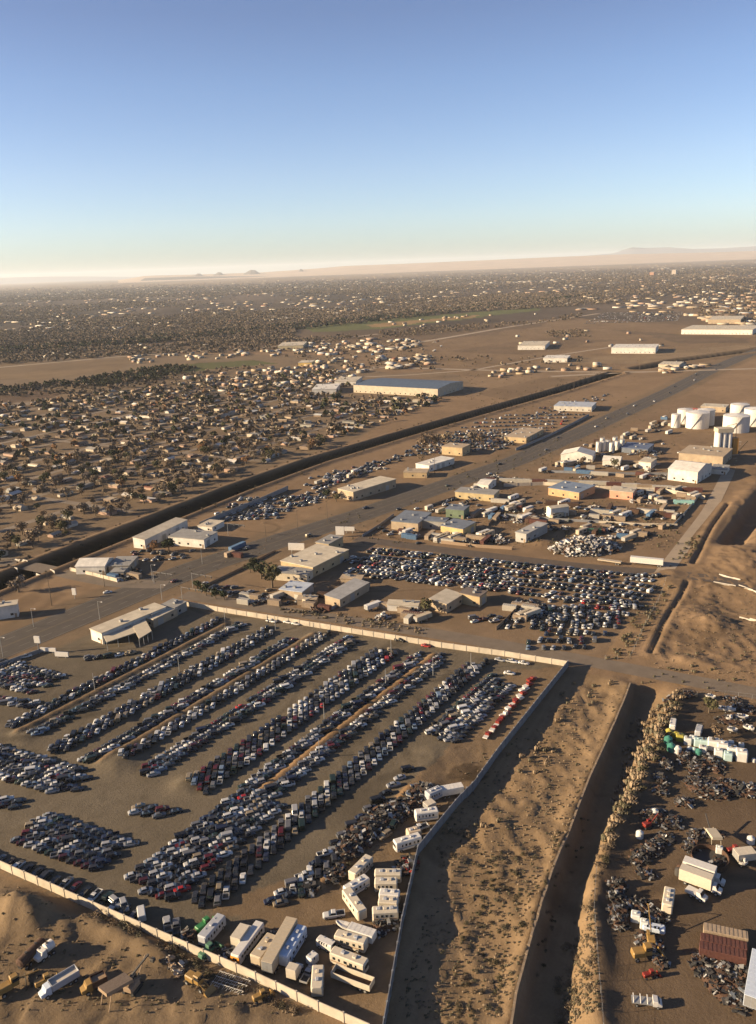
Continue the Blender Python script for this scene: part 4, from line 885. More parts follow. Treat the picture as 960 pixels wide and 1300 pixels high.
bldg('workshop', (531, 675), (502, 668), (548, 661), 5, TA, BL, 'tan workshop with dark blue roof, left of the twin halls')
bldg('workshop', (588, 683), (562, 677), (604, 674), 5.2, (.48, .35, .16), BL, 'yellow walled hall with dark blue roof, right of the twin halls')
bldg('workshop', (565, 673), (532, 667), (570, 668), 4.8, GY, BL, 'dark blue roofed link between the twin halls')
bldg('workshop', (589, 659), (566, 657), (596, 653), 5.5, (.13, .17, .11), BL, 'green walled shed with blue grey roof')
bldg('industrial_hall', (627, 637), (579, 632), (634, 631), 4.6, (.42, .33, .18), GY, 'long yellow hall with grey roof across the highway')
bldg('workshop', (620, 623), (608, 620), (630, 616), 4, WH_, WH_, 'small white hall behind the long yellow hall', 'gablex')
bldg('industrial_hall', (735, 635), (690, 631), (755, 626), 5, (.45, .29, .15), (.16, .2, .26), 'orange walled hall with blue grey roof', 'flat')
bldg('workshop', (803, 635), (775, 631), (808, 629), 5, (.6, .3, .2), CR, 'salmon pink and white workshop right of the orange hall')
bldg('industrial_hall', (885, 614), (846, 610), (903, 603), 8, WH_, WH_, 'large white gabled hall on the right', 'gablex', rise=3)
bldg('industrial_hall', (917, 593), (861, 588), (929, 582), 7.5, TA, TA, 'large tan roofed plant hall behind the white gabled hall')
bldg('industrial_hall', (922, 603), (903, 600), (926, 597), 3.5, WH_, GY, 'low grey annex right of the white gabled hall')
bldg('tent_hall', (752, 587), (712, 585), (756, 581), 5, WH_, WH_, 'white tent roofed hall by the round white tanks', 'gable', rise=3)
bldg('workshop', (822, 577), (790, 573), (830, 570), 4, BL, (.1, .13, .2), 'dark blue roofed shed left of the tan plant hall')
bldg('workshop', (787, 592), (766, 589), (790, 587), 4, WH_, WH_, 'low white shed below the white tent hall', 'gablex')
bldg('workshop', (826, 596), (814, 592), (834, 590), 5, WH_, CR, 'small square white shed left of the large plant hall')
bldg('workshop', (715, 593), (711, 592), (732, 590), 3.2, TA, WH_, 'narrow pale shed below the white tent hall')
bldg('workshop', (722, 655), (702, 650), (716, 652), 6, WH_, CR, 'small white barn with gabled end in the scrubby yards', 'gablex')
bldg('industrial_hall', (898, 536), (877, 531), (905, 532), 9, (.55, .4, .3), (.45, .1, .06), 'red roofed building behind the round tanks')
bldg('industrial_hall', (921, 524), (892, 520), (925, 520), 5, TA, CR, 'low cream roofed hall behind the red roofed building')
bldg('industrial_hall', (751, 523), (705, 520), (757, 517), 5, (.45, .42, .36), (.34, .37, .42), 'grey roofed hall beside the far canal lot')
bldg('industrial_hall', (668, 563), (646, 558), (690, 551), 4.5, OC, TA, 'flat roofed yellow hall by the long canal lot')
bldg('warehouse', (556, 504), (446, 499), (588, 494), 9.5, (.42, .36, .27), (.07, .10, .15), 'very large warehouse with blue roof and cream walls', 'gablex', rise=2.2)
bldg('warehouse', (832, 449), (777, 448), (836, 444), 9, WH_, WH_, 'cream warehouse standing alone in the open field')
bldg('warehouse', (955, 425), (873, 421), (965, 419), 9, WH_, CR, 'very long cream warehouse near the right edge')
bldg('warehouse', (940, 411), (902, 409), (945, 406), 9, TA, CR, 'long pale warehouse behind the very long one')
bldg('warehouse', (692, 444), (663, 440), (698, 438), 7, WH_, CR, 'white warehouse left of the lone field warehouse')
bldg('warehouse', (720, 460), (692, 458), (724, 456), 6, WH_, WH_, 'small white hall below the field warehouses')
bldg('warehouse', (427, 500), (400, 497), (432, 493), 6, WH_, WH_, 'white hall left of the blue roofed warehouse')
bldg('warehouse', (452, 489), (430, 486), (460, 483), 5, WH_, CR, 'pale hall above and left of the blue roofed warehouse')
bldg('warehouse', (862, 468), (838, 466), (868, 464), 5, CR, CR, 'cream hall where the highway crosses the canal')
bldg('warehouse', (385, 443), (357, 441), (390, 438), 7, (.6, .5, .3), CR, 'yellowish hall at the edge of the far woods')
bldg('warehouse', (396, 465), (381, 464), (400, 462), 6, (.65, .45, .15), CR, 'small yellow hall among the far houses')
bldg('high_rise', (858, 349), (853, 349), (860, 348), 38, (.5, .42, .34), TA, 'pale tower block far off in the city', wins=False)
bldg('high_rise', (830, 350), (825, 350), (832, 349), 26, (.45, .25, .16), TA, 'reddish tower block far off in the city', wins=False)
bldg('warehouse', (24, 783), (-30, 800), (25, 777), 6, WH_, CR, 'cream building cut off by the left edge')
bldg('warehouse', (668, 690), (655, 687), (695, 676), 5, (.33, .32, .3), (.33, .32, .3), 'grey ribbed shed left of the scrap pile', 'flat')
# tanks
def tank(px, py, r, h, label, cone=True, m=WHITEP):
    r *= .76
    x, y = P(px, py); o = empty('storage_tank', (x, y+r*.6, 0)); MB().cyl((0, 0, -.3), (0, 0, h), r, 40).build('shell', m, o)
    t = MB(); t.cyl((0, 0, h+.003), (0, 0, h+r*.12), r*.99, 40, 0, r*.05); t.build('tank_roof', m, o)
    s = MB()
    s.loft([[(r*k_*math.cos(-2.4+i*.06), r*k_*math.sin(-2.4+i*.06), h*i/14+z_) for k_, z_ in ((1.005, 0), (1.07, 0), (1.07, .3), (1.005, .3))] for i in range(15)])
    s.build('stair', STEEL, o); g = MB()
    for i in range(28): a = i*2*PI/28; b = a+2*PI/28; g.bar((r*.98*math.cos(a), r*.98*math.sin(a), h+1), (r*.98*math.cos(b), r*.98*math.sin(b), h+1), .06); g.bar((r*.98*math.cos(a), r*.98*math.sin(a), h), (r*.98*math.cos(a), r*.98*math.sin(a), h+1), .05)
    g.build('railing', STEEL, o); tag(o, label, 'tank', 'round white storage tanks')
tank(888, 544, 13.5, 14, 'front middle round white tank of the tank farm'); tank(938, 549, 14.5, 14, 'largest round white tank with an open yard before it')
tank(859, 543, 5.5, 12, 'narrow white tank at the left end of the farm'); tank(871, 538, 9, 13, 'white tank just left of the front middle one')
tank(898, 540, 10, 14, 'white tank half hidden behind the front middle one'); tank(941, 533, 11, 14, 'white tank behind the largest round tank'); tank(962, 541, 13, 15, 'white tank cut off by the right edge')
for i, (px, py) in enumerate([(760, 574), (766, 573), (772, 572), (777, 575), (784, 573), (790, 571), (765, 569), (781, 568)]): tank(px, py, 2.6, 8, 'slim white upright tank, %s in the cluster by the tent hall' % ordn(i+1))
# silo plant
x, y = P(918, 577); o = empty('silo_plant', (x, y, 0)); o.scale = (.68, .68, .8)
for i, (a, b) in enumerate(((-6, 0), (0, 0), (6, 0), (-6, 6), (0, 6), (6, 6))): q = MB().cyl((a, b, 0), (a, b, 22), 2.9, 20).build('silo', WHITEP, o)
MB().box(-9, 9, -3.5, 9, 22.01, 26).build('head_house', CRM, o); MB().box(10, 16, -2, 5, 0, 16).build('orange_tower', mat('tower_orange', (.42, .2, .04), rough=.6, var=.2), o)
c = MB(); c.bar((13, 0, 14), (13, 0, 30), .5); c.bar((13, 0, 30), (2, 0, 28), .4); c.bar((16, 2, 0), (28, 2, 12), .6); c.build('conveyor', YEL, o)
tag(o, 'white silo block with an orange tower beside the plant hall', 'silo')

# poles, lamps and signs
def pole(px, py, h, kind, label, grp):
    x, y = P(px, py); o = empty({'lamp': 'street_lamp', 'power': 'power_pole', 'signal': 'traffic_signal', 'thin': 'mast'}[kind], (x, y, zat(x, y)), cang)
    MB().cyl((0, 0, -.3), (0, 0, h), .16 if kind != 'power' else .2, 8, 0, .09).build('pole', STEEL if kind != 'power' else BARK, o)
    if kind == 'lamp': MB().bar((0, 0, h), (0, -2.4, h+.25), .07).build('arm', STEEL, o); MB().box(-.2, .2, -3.1, -2.3, h+.15, h+.36).build('lamp_head', WHITEP, o)
    if kind == 'power':
        MB().bar((-1.6, 0, h-.6), (1.6, 0, h-.6), .12).build('crossarm', BARK, o)
    if kind == 'signal':
        MB().bar((0, 0, h-.5), (0, -13, h), .1).build('mast_arm', STEEL, o)
        for q in (-5, -9, -12.6): MB().box(-.2, .2, q-.2, q+.2, h-1.2, h-.1).build('signal_head', DKMET, o)
    tag(o, label, {'lamp': 'street lamp', 'power': 'power pole', 'signal': 'traffic signal', 'thin': 'mast'}[kind], grp)
for i, a in enumerate([(4, 834, 9), (43, 796, 9), (127, 787, 9), (194, 738, 9), (206, 762, 8), (257, 716, 9)]): pole(*a, 'lamp', 'street lamp beside the highway, %s from the lower left' % ordn(i+1), 'street lamps along the highway')
for i, a in enumerate([(245, 746, 8), (232, 764, 8), (196, 741, 7), (290, 680, 8)]): pole(*a, 'signal', 'traffic signal mast at the highway crossing, %s from the right' % ordn([2, 3, 4, 1][i]), 'traffic signals at the crossing')
for i, a in enumerate([(66, 769, 17), (416, 663, 14), (338, 688, 12), (552, 602, 22), (630, 574, 22), (378, 672, 12), (700, 590, 12), (812, 470, 20), (729, 490, 16), (880, 480, 12), (884, 520, 12), (133, 745, 8), (380, 425, 30.1), (315, 425, 30.2), (287, 805, 7)]):
    pole(*a, 'power', ('tall thin pole, %s from the left of those near the highway' % ordn(sorted([66, 416, 338, 552, 630, 378, 700, 812, 729, 880, 884, 133, 287]).index(a[0])+1)) if a[2] < 30 else '%s far off mast rising over the woods' % ('right' if a[0] == 380 else 'left'), 'tall poles near the highway')
for i, a in enumerate([(228, 853, 7), (121, 878, 7), (412, 930-15, 7), (550, 858, 8), (497, 835, 8), (490, 870, 7), (350, 800, 7), (598, 850, 7), (406, 962, 7), (286, 791, 7)]):
    pole(*a, 'thin', 'thin pole standing in the salvage yard, %s of ten listed left to right' % ordn(sorted([228, 121, 412, 550, 497, 490, 350, 598, 406, 286]).index(a[0])+1), 'thin poles in the salvage yard')
def board(px, py, w_, h_, z, label, two=False):
    x, y = P(px, py); o = empty('billboard' if w_ > 3 else 'sign', (x, y, zat(x, y)), -.2)
    for q in ((-w_*.3, w_*.3) if two else (0,)): MB().cyl((q, 0, -.3), (q, 0, z+.2), .18, 8).build('post', STEEL, o)
    MB().box(-w_/2, w_/2, -.25, .25, z, z+h_).build('sign_board', WHITEP, o); tag(o, label, 'sign')
board(150/3, 830, 2.6, 3, 5, 'white sign on a single post at the salvage yard entrance'); board(286/3, 760, 2, 3.4, 2, 'white upright sign on the corner across the highway')
board(172, 703, 7, 4, 3, 'x x x x white board') if 0 else None
board(171+160, 703, 0, 0, 0, '') if 0 else None
board(320+57, 705, 9, 4, 3, 'large white billboard beside the cream hall on the highway', True); board(320+112, 682, 5, 5, 1.5, 'square white billboard by the highway bend', True); board(444, 677, 6, 2.5, 1.5, 'low wide white board right of the square billboard', True)
board(62, 829, 7, 1.6, .8, 'low cream board at the yard gate, left one', True); board(79, 835, 6, 2., .6, 'low cream board at the yard gate, right one', True)

# ------------------------------------------------------------------ motorhomes, trailers, trucks
def ends(p0, p1):
    a = Vector(P(*p0)); b = Vector(P(*p1)); c = (a+b)/2; return c, math.atan2((b-a).y, (b-a).x), (b-a).length
STR = {'brown': mat('stripe_brown', (.3, .2, .13)), 'blue': mat('stripe_blue', (.2, .27, .38)), 'red': mat('stripe_red', (.4, .1, .06)), 'grey': mat('stripe_grey', (.35, .34, .33)), 'tan': mat('stripe_tan', (.5, .38, .24))}
SHELL = {'white': WHITEP, 'cream': mat('cream_shell', (.52, .46, .36), rough=.45), 'tan': mat('tan_shell', (.5, .4, .28), rough=.5), 'grey': mat('grey_shell', (.36, .37, .39), rough=.5), 'bluewhite': mat('pale_blue_shell', (.5, .56, .64), rough=.45), 'beige': mat('beige_box', (.42, .35, .25), rough=.6)}
def wheels(o, xs, w_, big=True, z=.48):
    for x in xs:
        for q in (-1, 1): link('wheel', WHB if big else WH, (x, q*(w_/2-.12), z if big else .33), parent=o)
def coach(kind, p0, p1, shell, stripe, label, L=None, W=2.5, H=3.1, nwin=4, ac=2, grp=None, cat=None, z=None):
    c, rz, l = ends(p0, p1); L = L or l; o = empty({'motorhome': 'motorhome', 'trailer': 'travel_trailer', 'bus': 'bus', 'box': 'box_truck', 'semi': 'semi_trailer', 'camper': 'camper_van', 'shell': 'truck_camper'}[kind], (c.x, c.y, zat(c.x, c.y) if z is None else z), rz)
    sm = SHELL.get(shell, WHITEP); h = L/2; z0 = .5
    if kind in ('box',):
        MB().cbox(-h, h-2.3, W, .9, H, .05, 0, .04).build('cargo_box', sm, o)
        cb = MB(); cb.loft([[(h-2.2, -1.05, .5), (h-2.2, 1.05, .5), (h-2.2, .95, 2.3), (h-2.2, -.95, 2.3)], [(h-1.3, -1.05, .5), (h-1.3, 1.05, .5), (h-1.3, .93, 2.3), (h-1.3, -.93, 2.3)], [(h-.9, -1.05, .5), (h-.9, 1.05, .5), (h-.9, .95, 1.35), (h-.9, -.95, 1.35)], [(h, -.95, .5), (h, .95, .5), (h, .85, 1.15), (h, -.85, 1.15)]]); cb.build('cab', WHITEP, o)
        g = MB(); g.loft([[(h-1.26, -.85, 2.2), (h-1.26, .85, 2.2), (h-.86, .9, 1.42), (h-.86, -.9, 1.42)], [(h-1.24, -.85, 2.22), (h-1.24, .85, 2.22), (h-.84, .9, 1.44), (h-.84, -.9, 1.44)]]); g.build('windshield', GLASS, o)
        MB().box(-h+.3, h-.6, -.5, .5, .45, .88).build('chassis', DKMET, o); wheels(o, (-h+1.6, h-1.1), W)
    elif kind == 'semi':
        MB().cbox(-h, h, W, 1.15, H, .06, 0, .04).build('cargo_box', sm, o); MB().box(-h+.06, h-.5, -.5, .5, .8, 1.145).build('chassis', DKMET, o)
        r = MB()
        for i in range(int(L/1.2)): r.box(-h+.5+i*1.2, -h+.56+i*1.2, -W/2+.15, W/2-.15, H+.002, H+.03)
        r.build('roof_ribs', sm, o); wheels(o, (-h+1.2, -h+2.5), W)
        for q in (-.8, .8): MB().box(h-2.4, h-2.2, q-.08, q+.08, 0, 1.14).build('landing_leg', DKMET, o)
        d = MB(); d.box(-h-.03, -h-.001, -W/2+.1, -.03, 1.25, H-.1); d.build('rear_door', STEEL, o); d = MB(); d.box(-h-.03, -h-.001, .03, W/2-.1, 1.25, H-.1); d.build('rear_door', STEEL, o)
    else:
        MB().cbox(-h, h, W, z0, H, .22, 0, .28).build('body', sm, o)
        if kind == 'bus': 
            MB().cbox(-h+.1, h-.1, W-.3, H-.02, H+.12, .08, 0, .1).build('roof', WHITEP, o); nwin = 9; ac = 0
        for q in (-1, 1):
            n = nwin; span = (L-1.8)/n
            for i in range(n):
                x = -h+.9+span*i; wd = span*(.75 if kind == 'bus' else random.uniform(.3, .6)); y = q*(W/2+.012)
                MB().box(x, x+wd, y-.02, y+.02, 1.65, 2.35).build('window', GLASS, o)
            if stripe: y = q*(W/2+.012); MB().box(-h+.35, h-.35, y-.015, y+.015, 1.1, 1.4).build('stripe', STR[stripe], o)
        if kind in ('motorhome', 'bus', 'camper'):
            MB().box(h-.02, h+.025, -W/2+.35, W/2-.35, 1.5, 2.5).build('windshield', GLASS, o); wheels(o, (-h+L*.24, h-1.5), W)
            for q in (-1, 1): MB().box(h-.01, h+.04, q*.9-.14, q*.9+.14, .75, .95).build('headlight', STEEL, o)
        else:
            MB().bar((h, 0, .6), (h+1.3, 0, .55), .08).build('hitch', DKMET, o); wheels(o, (-.5, .45), W, False)
        MB().box(-h+.4, h-.4, -.9, .9, .3, .498).build('chassis', DKMET, o)
        for i in range(ac): x = -h+L*(i+1)/(ac+1); MB().cbox(x-.5, x+.5, .75, H+.002, H+.32, .1, 0, .12).build('roof_air_unit', sm if i % 2 else SHELL['grey'], o)
        for i in range(2): x = -h+L*(i+.6)/2.2; MB().box(x, x+.4, .4, .8, H+.002, H+.1).build('roof_vent', SHELL['grey'], o)
    return tag(o, label, cat or {'motorhome': 'motorhome', 'trailer': 'trailer', 'bus': 'bus', 'box': 'truck', 'semi': 'trailer', 'camper': 'van', 'shell': 'camper'}[kind], grp or 'campers and trucks stored in the yard corner')
coach('motorhome', (257, 1203), (283, 1173), 'grey', 'grey', 'grey coach parked first by the white wall beside a green machine', nwin=6, ac=1)
coach('box', (300, 1207), (319, 1180), 'cream', None, 'grey white box van second along the white wall', W=2.6, H=3.6)
b_ = coach('bus', (303, 1221), (328, 1187), 'white', None, 'long white roofed bus with an orange rear end', W=2.4, H=2.9, L=11)
MB().box(-5.56, -5.50, -1.12, 1.12, .6, 2.5).build('orange_rear_panel', ORG, b_); MB().box(-5.60, -5.57, -.5, .5, 1.5, 2.2).build('rear_window', GLASS, b_)
coach('trailer', (325, 1229), (348, 1199), 'beige', 'brown', 'tan trailer home lying against the longest semi trailer', W=3.0, H=3.2)
coach('semi', (340, 1240), (372, 1182), 'beige', None, 'longest tan semi trailer in the yard corner', W=2.8, H=4)
coach('motorhome', (360, 1229), (385, 1188), 'bluewhite', 'blue', 'long motorhome with pale blue side next to the semi trailer', H=3.3, nwin=5, ac=3)
coach('box', (370, 1247), (381, 1228), 'cream', None, 'short cream box truck below the blue sided motorhome', W=2.4, H=3.4)
coach('trailer', (403, 1268), (405, 1238), 'cream', 'brown', 'pinkish cream trailer standing upright to the white wall', W=2.6)
coach('motorhome', (447, 1121), (470, 1098), 'cream', 'brown', 'cream motorhome alone at the upper end of the yard corner', nwin=5)
coach('camper', (443, 1138), (463, 1126), 'white', 'blue', 'short white bus just below the topmost cream motorhome', L=7, H=2.9)
coach('trailer', (440, 1140), (461, 1170), 'cream', None, 'rounded cream trailer slanting towards the boat')
coach('motorhome', (476, 1119), (510, 1119), 'cream', 'brown', 'cream motorhome topmost in the stack by the grey wall', nwin=5, ac=3)
coach('motorhome', (476, 1130), (505, 1130), 'cream', 'tan', 'cream motorhome second in the stack by the grey wall')
coach('motorhome', (482, 1144), (508, 1146), 'white', 'brown', 'white motorhome third in the stack by the grey wall')
coach('trailer', (481, 1154), (506, 1156), 'cream', 'tan', 'cream trailer fourth in the stack by the grey wall')
coach('motorhome', (473, 1168), (506, 1166), 'cream', 'brown', 'big cream motorhome at the foot of the grey wall stack', ac=3)
coach('motorhome', (466, 1208), (427, 1197), 'cream', 'brown', 'cream camper with a dark roof rack beside the white box')
coach('semi', (448, 1190), (472, 1198), 'white', None, 'plain white cargo box behind the rack camper', H=3.2, L=6.5)
coach('motorhome', (422, 1219), (466, 1236), 'cream', 'brown', 'long cream motorhome just above the open tipper trailer', ac=2, nwin=5)
coach('motorhome', (534, 1071), (501, 1081), 'white', 'blue', 'white motorhome by the bend in the grey wall', nwin=5)
coach('trailer', (517, 1067), (534, 1063), 'tan', 'brown', 'tan trailer half behind the bend motorhome')
coach('trailer', (527, 1042), (556, 1038), 'white', 'blue', 'white trailer above the bend in the grey wall', nwin=5)
coach('trailer', (542, 1018), (560, 1010), 'grey', 'blue', 'grey roofed trailer near the dark scrap hollow', W=2.6)
coach('semi', (562, 1010), (584, 1006), 'white', None, 'white cargo box at the top of the trailer line', H=3.2, L=7)
coach('semi', (541, 1030), (550, 1026), 'cream', None, 'small cream box between two trailers near the hollow', H=2.6, L=3)
coach('camper', (407, 1201), (422, 1208), 'white', None, 'small rounded white camper left of the rack camper', L=4.6, W=2, H=2.3, ac=0)
coach('shell', (393, 1226), (401, 1219), 'white', None, 'tiny white truck camper in the shade near the long motorhome', L=2.6, W=2, H=2.2, ac=0, nwin=1)
# open tipper trailer
c, rz, l = ends((424, 1240), (473, 1258)); o = empty('tipper_trailer', (c.x, c.y, 0), rz); h = l/2; t = MB()
t.box(-h, h, -1.3, -1.18, 1, 2.5); t.box(-h, h, 1.18, 1.3, 1, 2.5); t.box(-h, -h+.12, -1.18, 1.18, 1, 2.5); t.box(h-.12, h, -1.18, 1.18, 1, 2.5); t.build('tub_sides', SHELL['cream'], o)
MB().box(-h+.12, h-.12, -1.18, 1.18, 1, 1.2).build('tub_floor', RUST, o); MB().box(-h, h-.3, -.4, .4, .6, .995).build('chassis', DKMET, o); wheels(o, (h-1.2, h-2.4), 2.5); tag(o, 'long open topped tipper trailer with rusty inside', 'trailer', 'campers and trucks stored in the yard corner')
# boat
def boat(p0, p1, m, label, L=None, cabin=False, grp='boats on trailers'):
    c, rz, l = ends(p0, p1); L = L or l; o = empty('boat', (c.x, c.y, zat(c.x, c.y)), rz); h = L/2; hu = MB()
    def rg(x, w_, zb, zt): return [(x, -w_, zt), (x, -w_*.7, zb+.25), (x, 0, zb), (x, w_*.7, zb+.25), (x, w_, zt), (x, w_*.8, zt), (x, 0, zt-.18), (x, -w_*.8, zt)]
    hu.loft([rg(-h, 1.0, .6, 1.5), rg(-h*.3, 1.15, .55, 1.55), rg(h*.4, .95, .6, 1.65), rg(h*.8, .5, .8, 1.8), rg(h, .08, 1.2, 1.95)]); hu.build('hull', m, o)
    MB().loft([[(0, -.8, 1.5), (0, .8, 1.5), (.1, .8, 1.5), (.1, -.8, 1.5)], [(-.25, -.65, 2.0), (-.25, .65, 2.0), (-.2, .65, 2.0), (-.2, -.65, 2.0)]]).build('windshield', GLASS, o)
    MB().box(-h*.7, -.4, -.6, .6, 1.3, 1.52).build('seats', DKMET, o); MB().box(-h-.35, -h-.01, -.2, .2, .8, 1.6).build('outboard_motor', DKMET, o)
    if cabin: MB().cbox(-.1, h*.55, 1.3, 1.6, 2.2, .15, 0, .2).build('cabin', WHITEP, o)
    MB().box(-h*.7, h+.8, -.06, .06, .4, .52).build('trailer_beam', DKMET, o); wheels(o, (-.4,), 2.0, False); tag(o, label, 'boat', grp)
boat((455, 1187), (430, 1178), WHITEP, 'white open boat with a red side on a trailer', L=6.5)
RWB = [(676, 864), (671, 871), (666, 877), (663, 883), (659, 889), (654, 894), (649, 900), (642, 908), (637, 914), (632, 920), (627, 927), (619, 935)]
for i, p in enumerate(RWB):
    k = 'truck'; x, y = P(*p); o = empty('tow_truck', (x, y, zat(x, y)), R(35 if i < 8 else 60)); o.scale = (.8, .8, .8); red = i in (1, 5, 8, 10, 11) or i % 3 == 0
    m = MB(); m.loft([sec(.2, .95, .4, 1.15), sec(2.2, .95, .4, 1.1), sec(2.7, .8, .5, .95)]); m.build('hood', REDP if red or i % 2 else WHITEP, o)
    MB().loft([[(-.8, -.95, .5), (-.8, .95, .5), (.9, .95, .5), (.9, -.95, .5)], [(-.7, -.8, 1.9), (-.7, .8, 1.9), (.5, .8, 1.9), (.5, -.8, 1.9)]]).build('cab', REDP if red else WHITEP, o)
    MB().box(.62, .84, -.7, .7, 1.2, 1.6).build('windshield', GLASS, o); MB().box(-3, -.85, -1, 1, .6, 1.0 if i % 2 else 1.5).build('bed', WHITEP if i % 4 else REDP, o); wheels(o, (-2, 1.8), 2.0, False)
    tag(o, '%s work truck, %s down the slanted line by the grey wall' % ('red and white' if red else 'mostly white', ordn(i+1)), 'truck', 'red and white trucks in a slanted line')
# single cars with their own places
for k_, p, q, ci, lab in [('pickup', (432, 1163), (416, 1165), 0, 'white pickup between the slanting trailer and tan semi trailer'), ('pickup', (388, 1246), (396, 1232), 1, 'silver pickup in the wall shade beside the upright trailer'),
                          ('pickup', (540, 1051), (525, 1056), 0, 'white pickup below the trailer above the wall bend'), ('suv', (497, 1054), (504, 1042), 8, 'dark green car standing alone beside the stripped trucks'), ('suv', (493, 1060), (484, 1066), 7, 'tan truck beside the lone dark green car'),
                          ('suv', (145, 1106+40), (150, 1150), 1, 'pale van in the wall shade, leftmost of a pair'), ('suv', (156, 1146), (160, 1158), 1, 'pale van in the wall shade, rightmost of a pair'), ('van', (181, 1170), (179, 1155), 0, 'white cab in the wall shade near the machines'),
                          ('pickup', (214, 1183), (212, 1170), 1, 'silver pickup in the wall shade next to the grey coach'), ('pickup', (225, 1186), (224, 1172), 2, 'grey pickup in the wall shade beside the grey coach')]:
    c, rz, l = ends(p, q); b, g, wl, al = KIND[k_]; o = link(NM[k_], b, (c.x, c.y, zat(c.x, c.y)), rz, None, CARCOL[ci][1]); link('windows', g, parent=o); tag(o, lab, CATN[k_], 'lone vehicles around the yard')
    for w_ in wl: link('wheel', WH, w_, parent=o)

# ------------------------------------------------------------------ scrap, containers, machines
def scrap(px, py, r, h, n, cols, label, sx=1., rot=0., name='scrap_pile', smin=.3, smax=1.2, cat='scrap pile', grp=None):
    r *= .82
    x, y = P(px, py); o = empty(name, (x, y, zat(x, y)), rot); rs = random.Random(int(px*7+py)); groups = {}
    for i in range(n):
        a = rs.uniform(0, 6.28); q = rs.random()**.6; X = r*q*math.cos(a)*sx; Y = r*q*math.sin(a); zz = h*(1-q*q)*rs.uniform(.55, 1); m = groups.setdefault(rs.choice(cols), MB())
        l = rs.uniform(smin, smax); w_ = l*rs.uniform(.25, .8); t = rs.uniform(.08, .5)*l; c, s = math.cos(rs.uniform(0, 6.28)), 0; s = math.sin(rs.uniform(0, 6.28)); k1 = rs.uniform(-.4, .4)*l
        m.loft([[(X+(u*l*c-v*w_*s)*.5, Y+(u*l*s+v*w_*c)*.5, max(zz+zo+u*k1, zo)) for u, v in ((-1, -1), (1, -1), (1, 1), (-1, 1))] for zo in (0, t)])
    for k, m in groups.items(): o_ = m.build('scrap_metal', k, o); o_['kind'] = 'stuff'
    cm = MB(); cm.loft([[(r*f*sx*math.cos(a)*rs.uniform(.9, 1.05), r*f*math.sin(a), z) for a in [i*PI/6 for i in range(12)]] for f, z in ((.9, -.2), (.6, h*.45), (.2, h*.75))]); cm.build('heap', RUST if h < 2.5 else DKMET, o)
    return tag(o, label, cat, grp)
DRK = [DKMET, RUST, DKMET, STEEL, RUB]; LGT = [STEEL, WHITEP, RUST, DKMET, GREYR, CONC]
scrap(742, 697, 15, 6.5, 700, LGT, 'very large heap of pale scrap beside the back street', 1.6, .1, smin=.8, smax=2.6)
for i, (px, py, r, h, s_, lab) in enumerate([(540, 1003, 5, 1.6, .6, 'at the rim of the dark hollow'), (523, 1020, 6, 1.8, 1.3, 'below the dark hollow'), (505, 1030, 6, 1.8, 1.2, 'left of the grey roofed trailer'), (488, 1040, 6, 1.9, 1.2, 'uphill of the lone dark green car'), (470, 1055, 6, 1.9, 1.2, 'along the dirt bank'),
                                             (452, 1068, 5.5, 1.7, 1.2, 'in the middle of the stripped truck rows'), (440, 1082, 5, 1.6, 1, 'above the topmost cream motorhome'), (392, 1130, 3, 1.4, 1.3, 'by the pale pickup cluster'), (425, 1112, 3.5, 1, 1.2, 'in the brush left of the topmost motorhome'),
                                             (350, 1190, 2, 1, 1, 'behind the bus with orange rear'), (236, 1192, 3, 1.4, 1, 'behind the grey coach'), (293, 1210, 2.2, 1.3, 1, 'between the grey coach and box van'), (490, 1172, 4, 1.2, 1.6, 'at the foot of the motorhome stack'), (516, 1100, 3.5, .8, 1.5, 'red and dark, under the wall bend')]):
    scrap(px, py, r, h, int(30*r), DRK+([REDP] if 'red' in lab else []), 'heap of dark stripped vehicle scrap %s' % lab, s_, R(56), grp='scrap heaps in the salvage yard', smin=.3, smax=1.5)
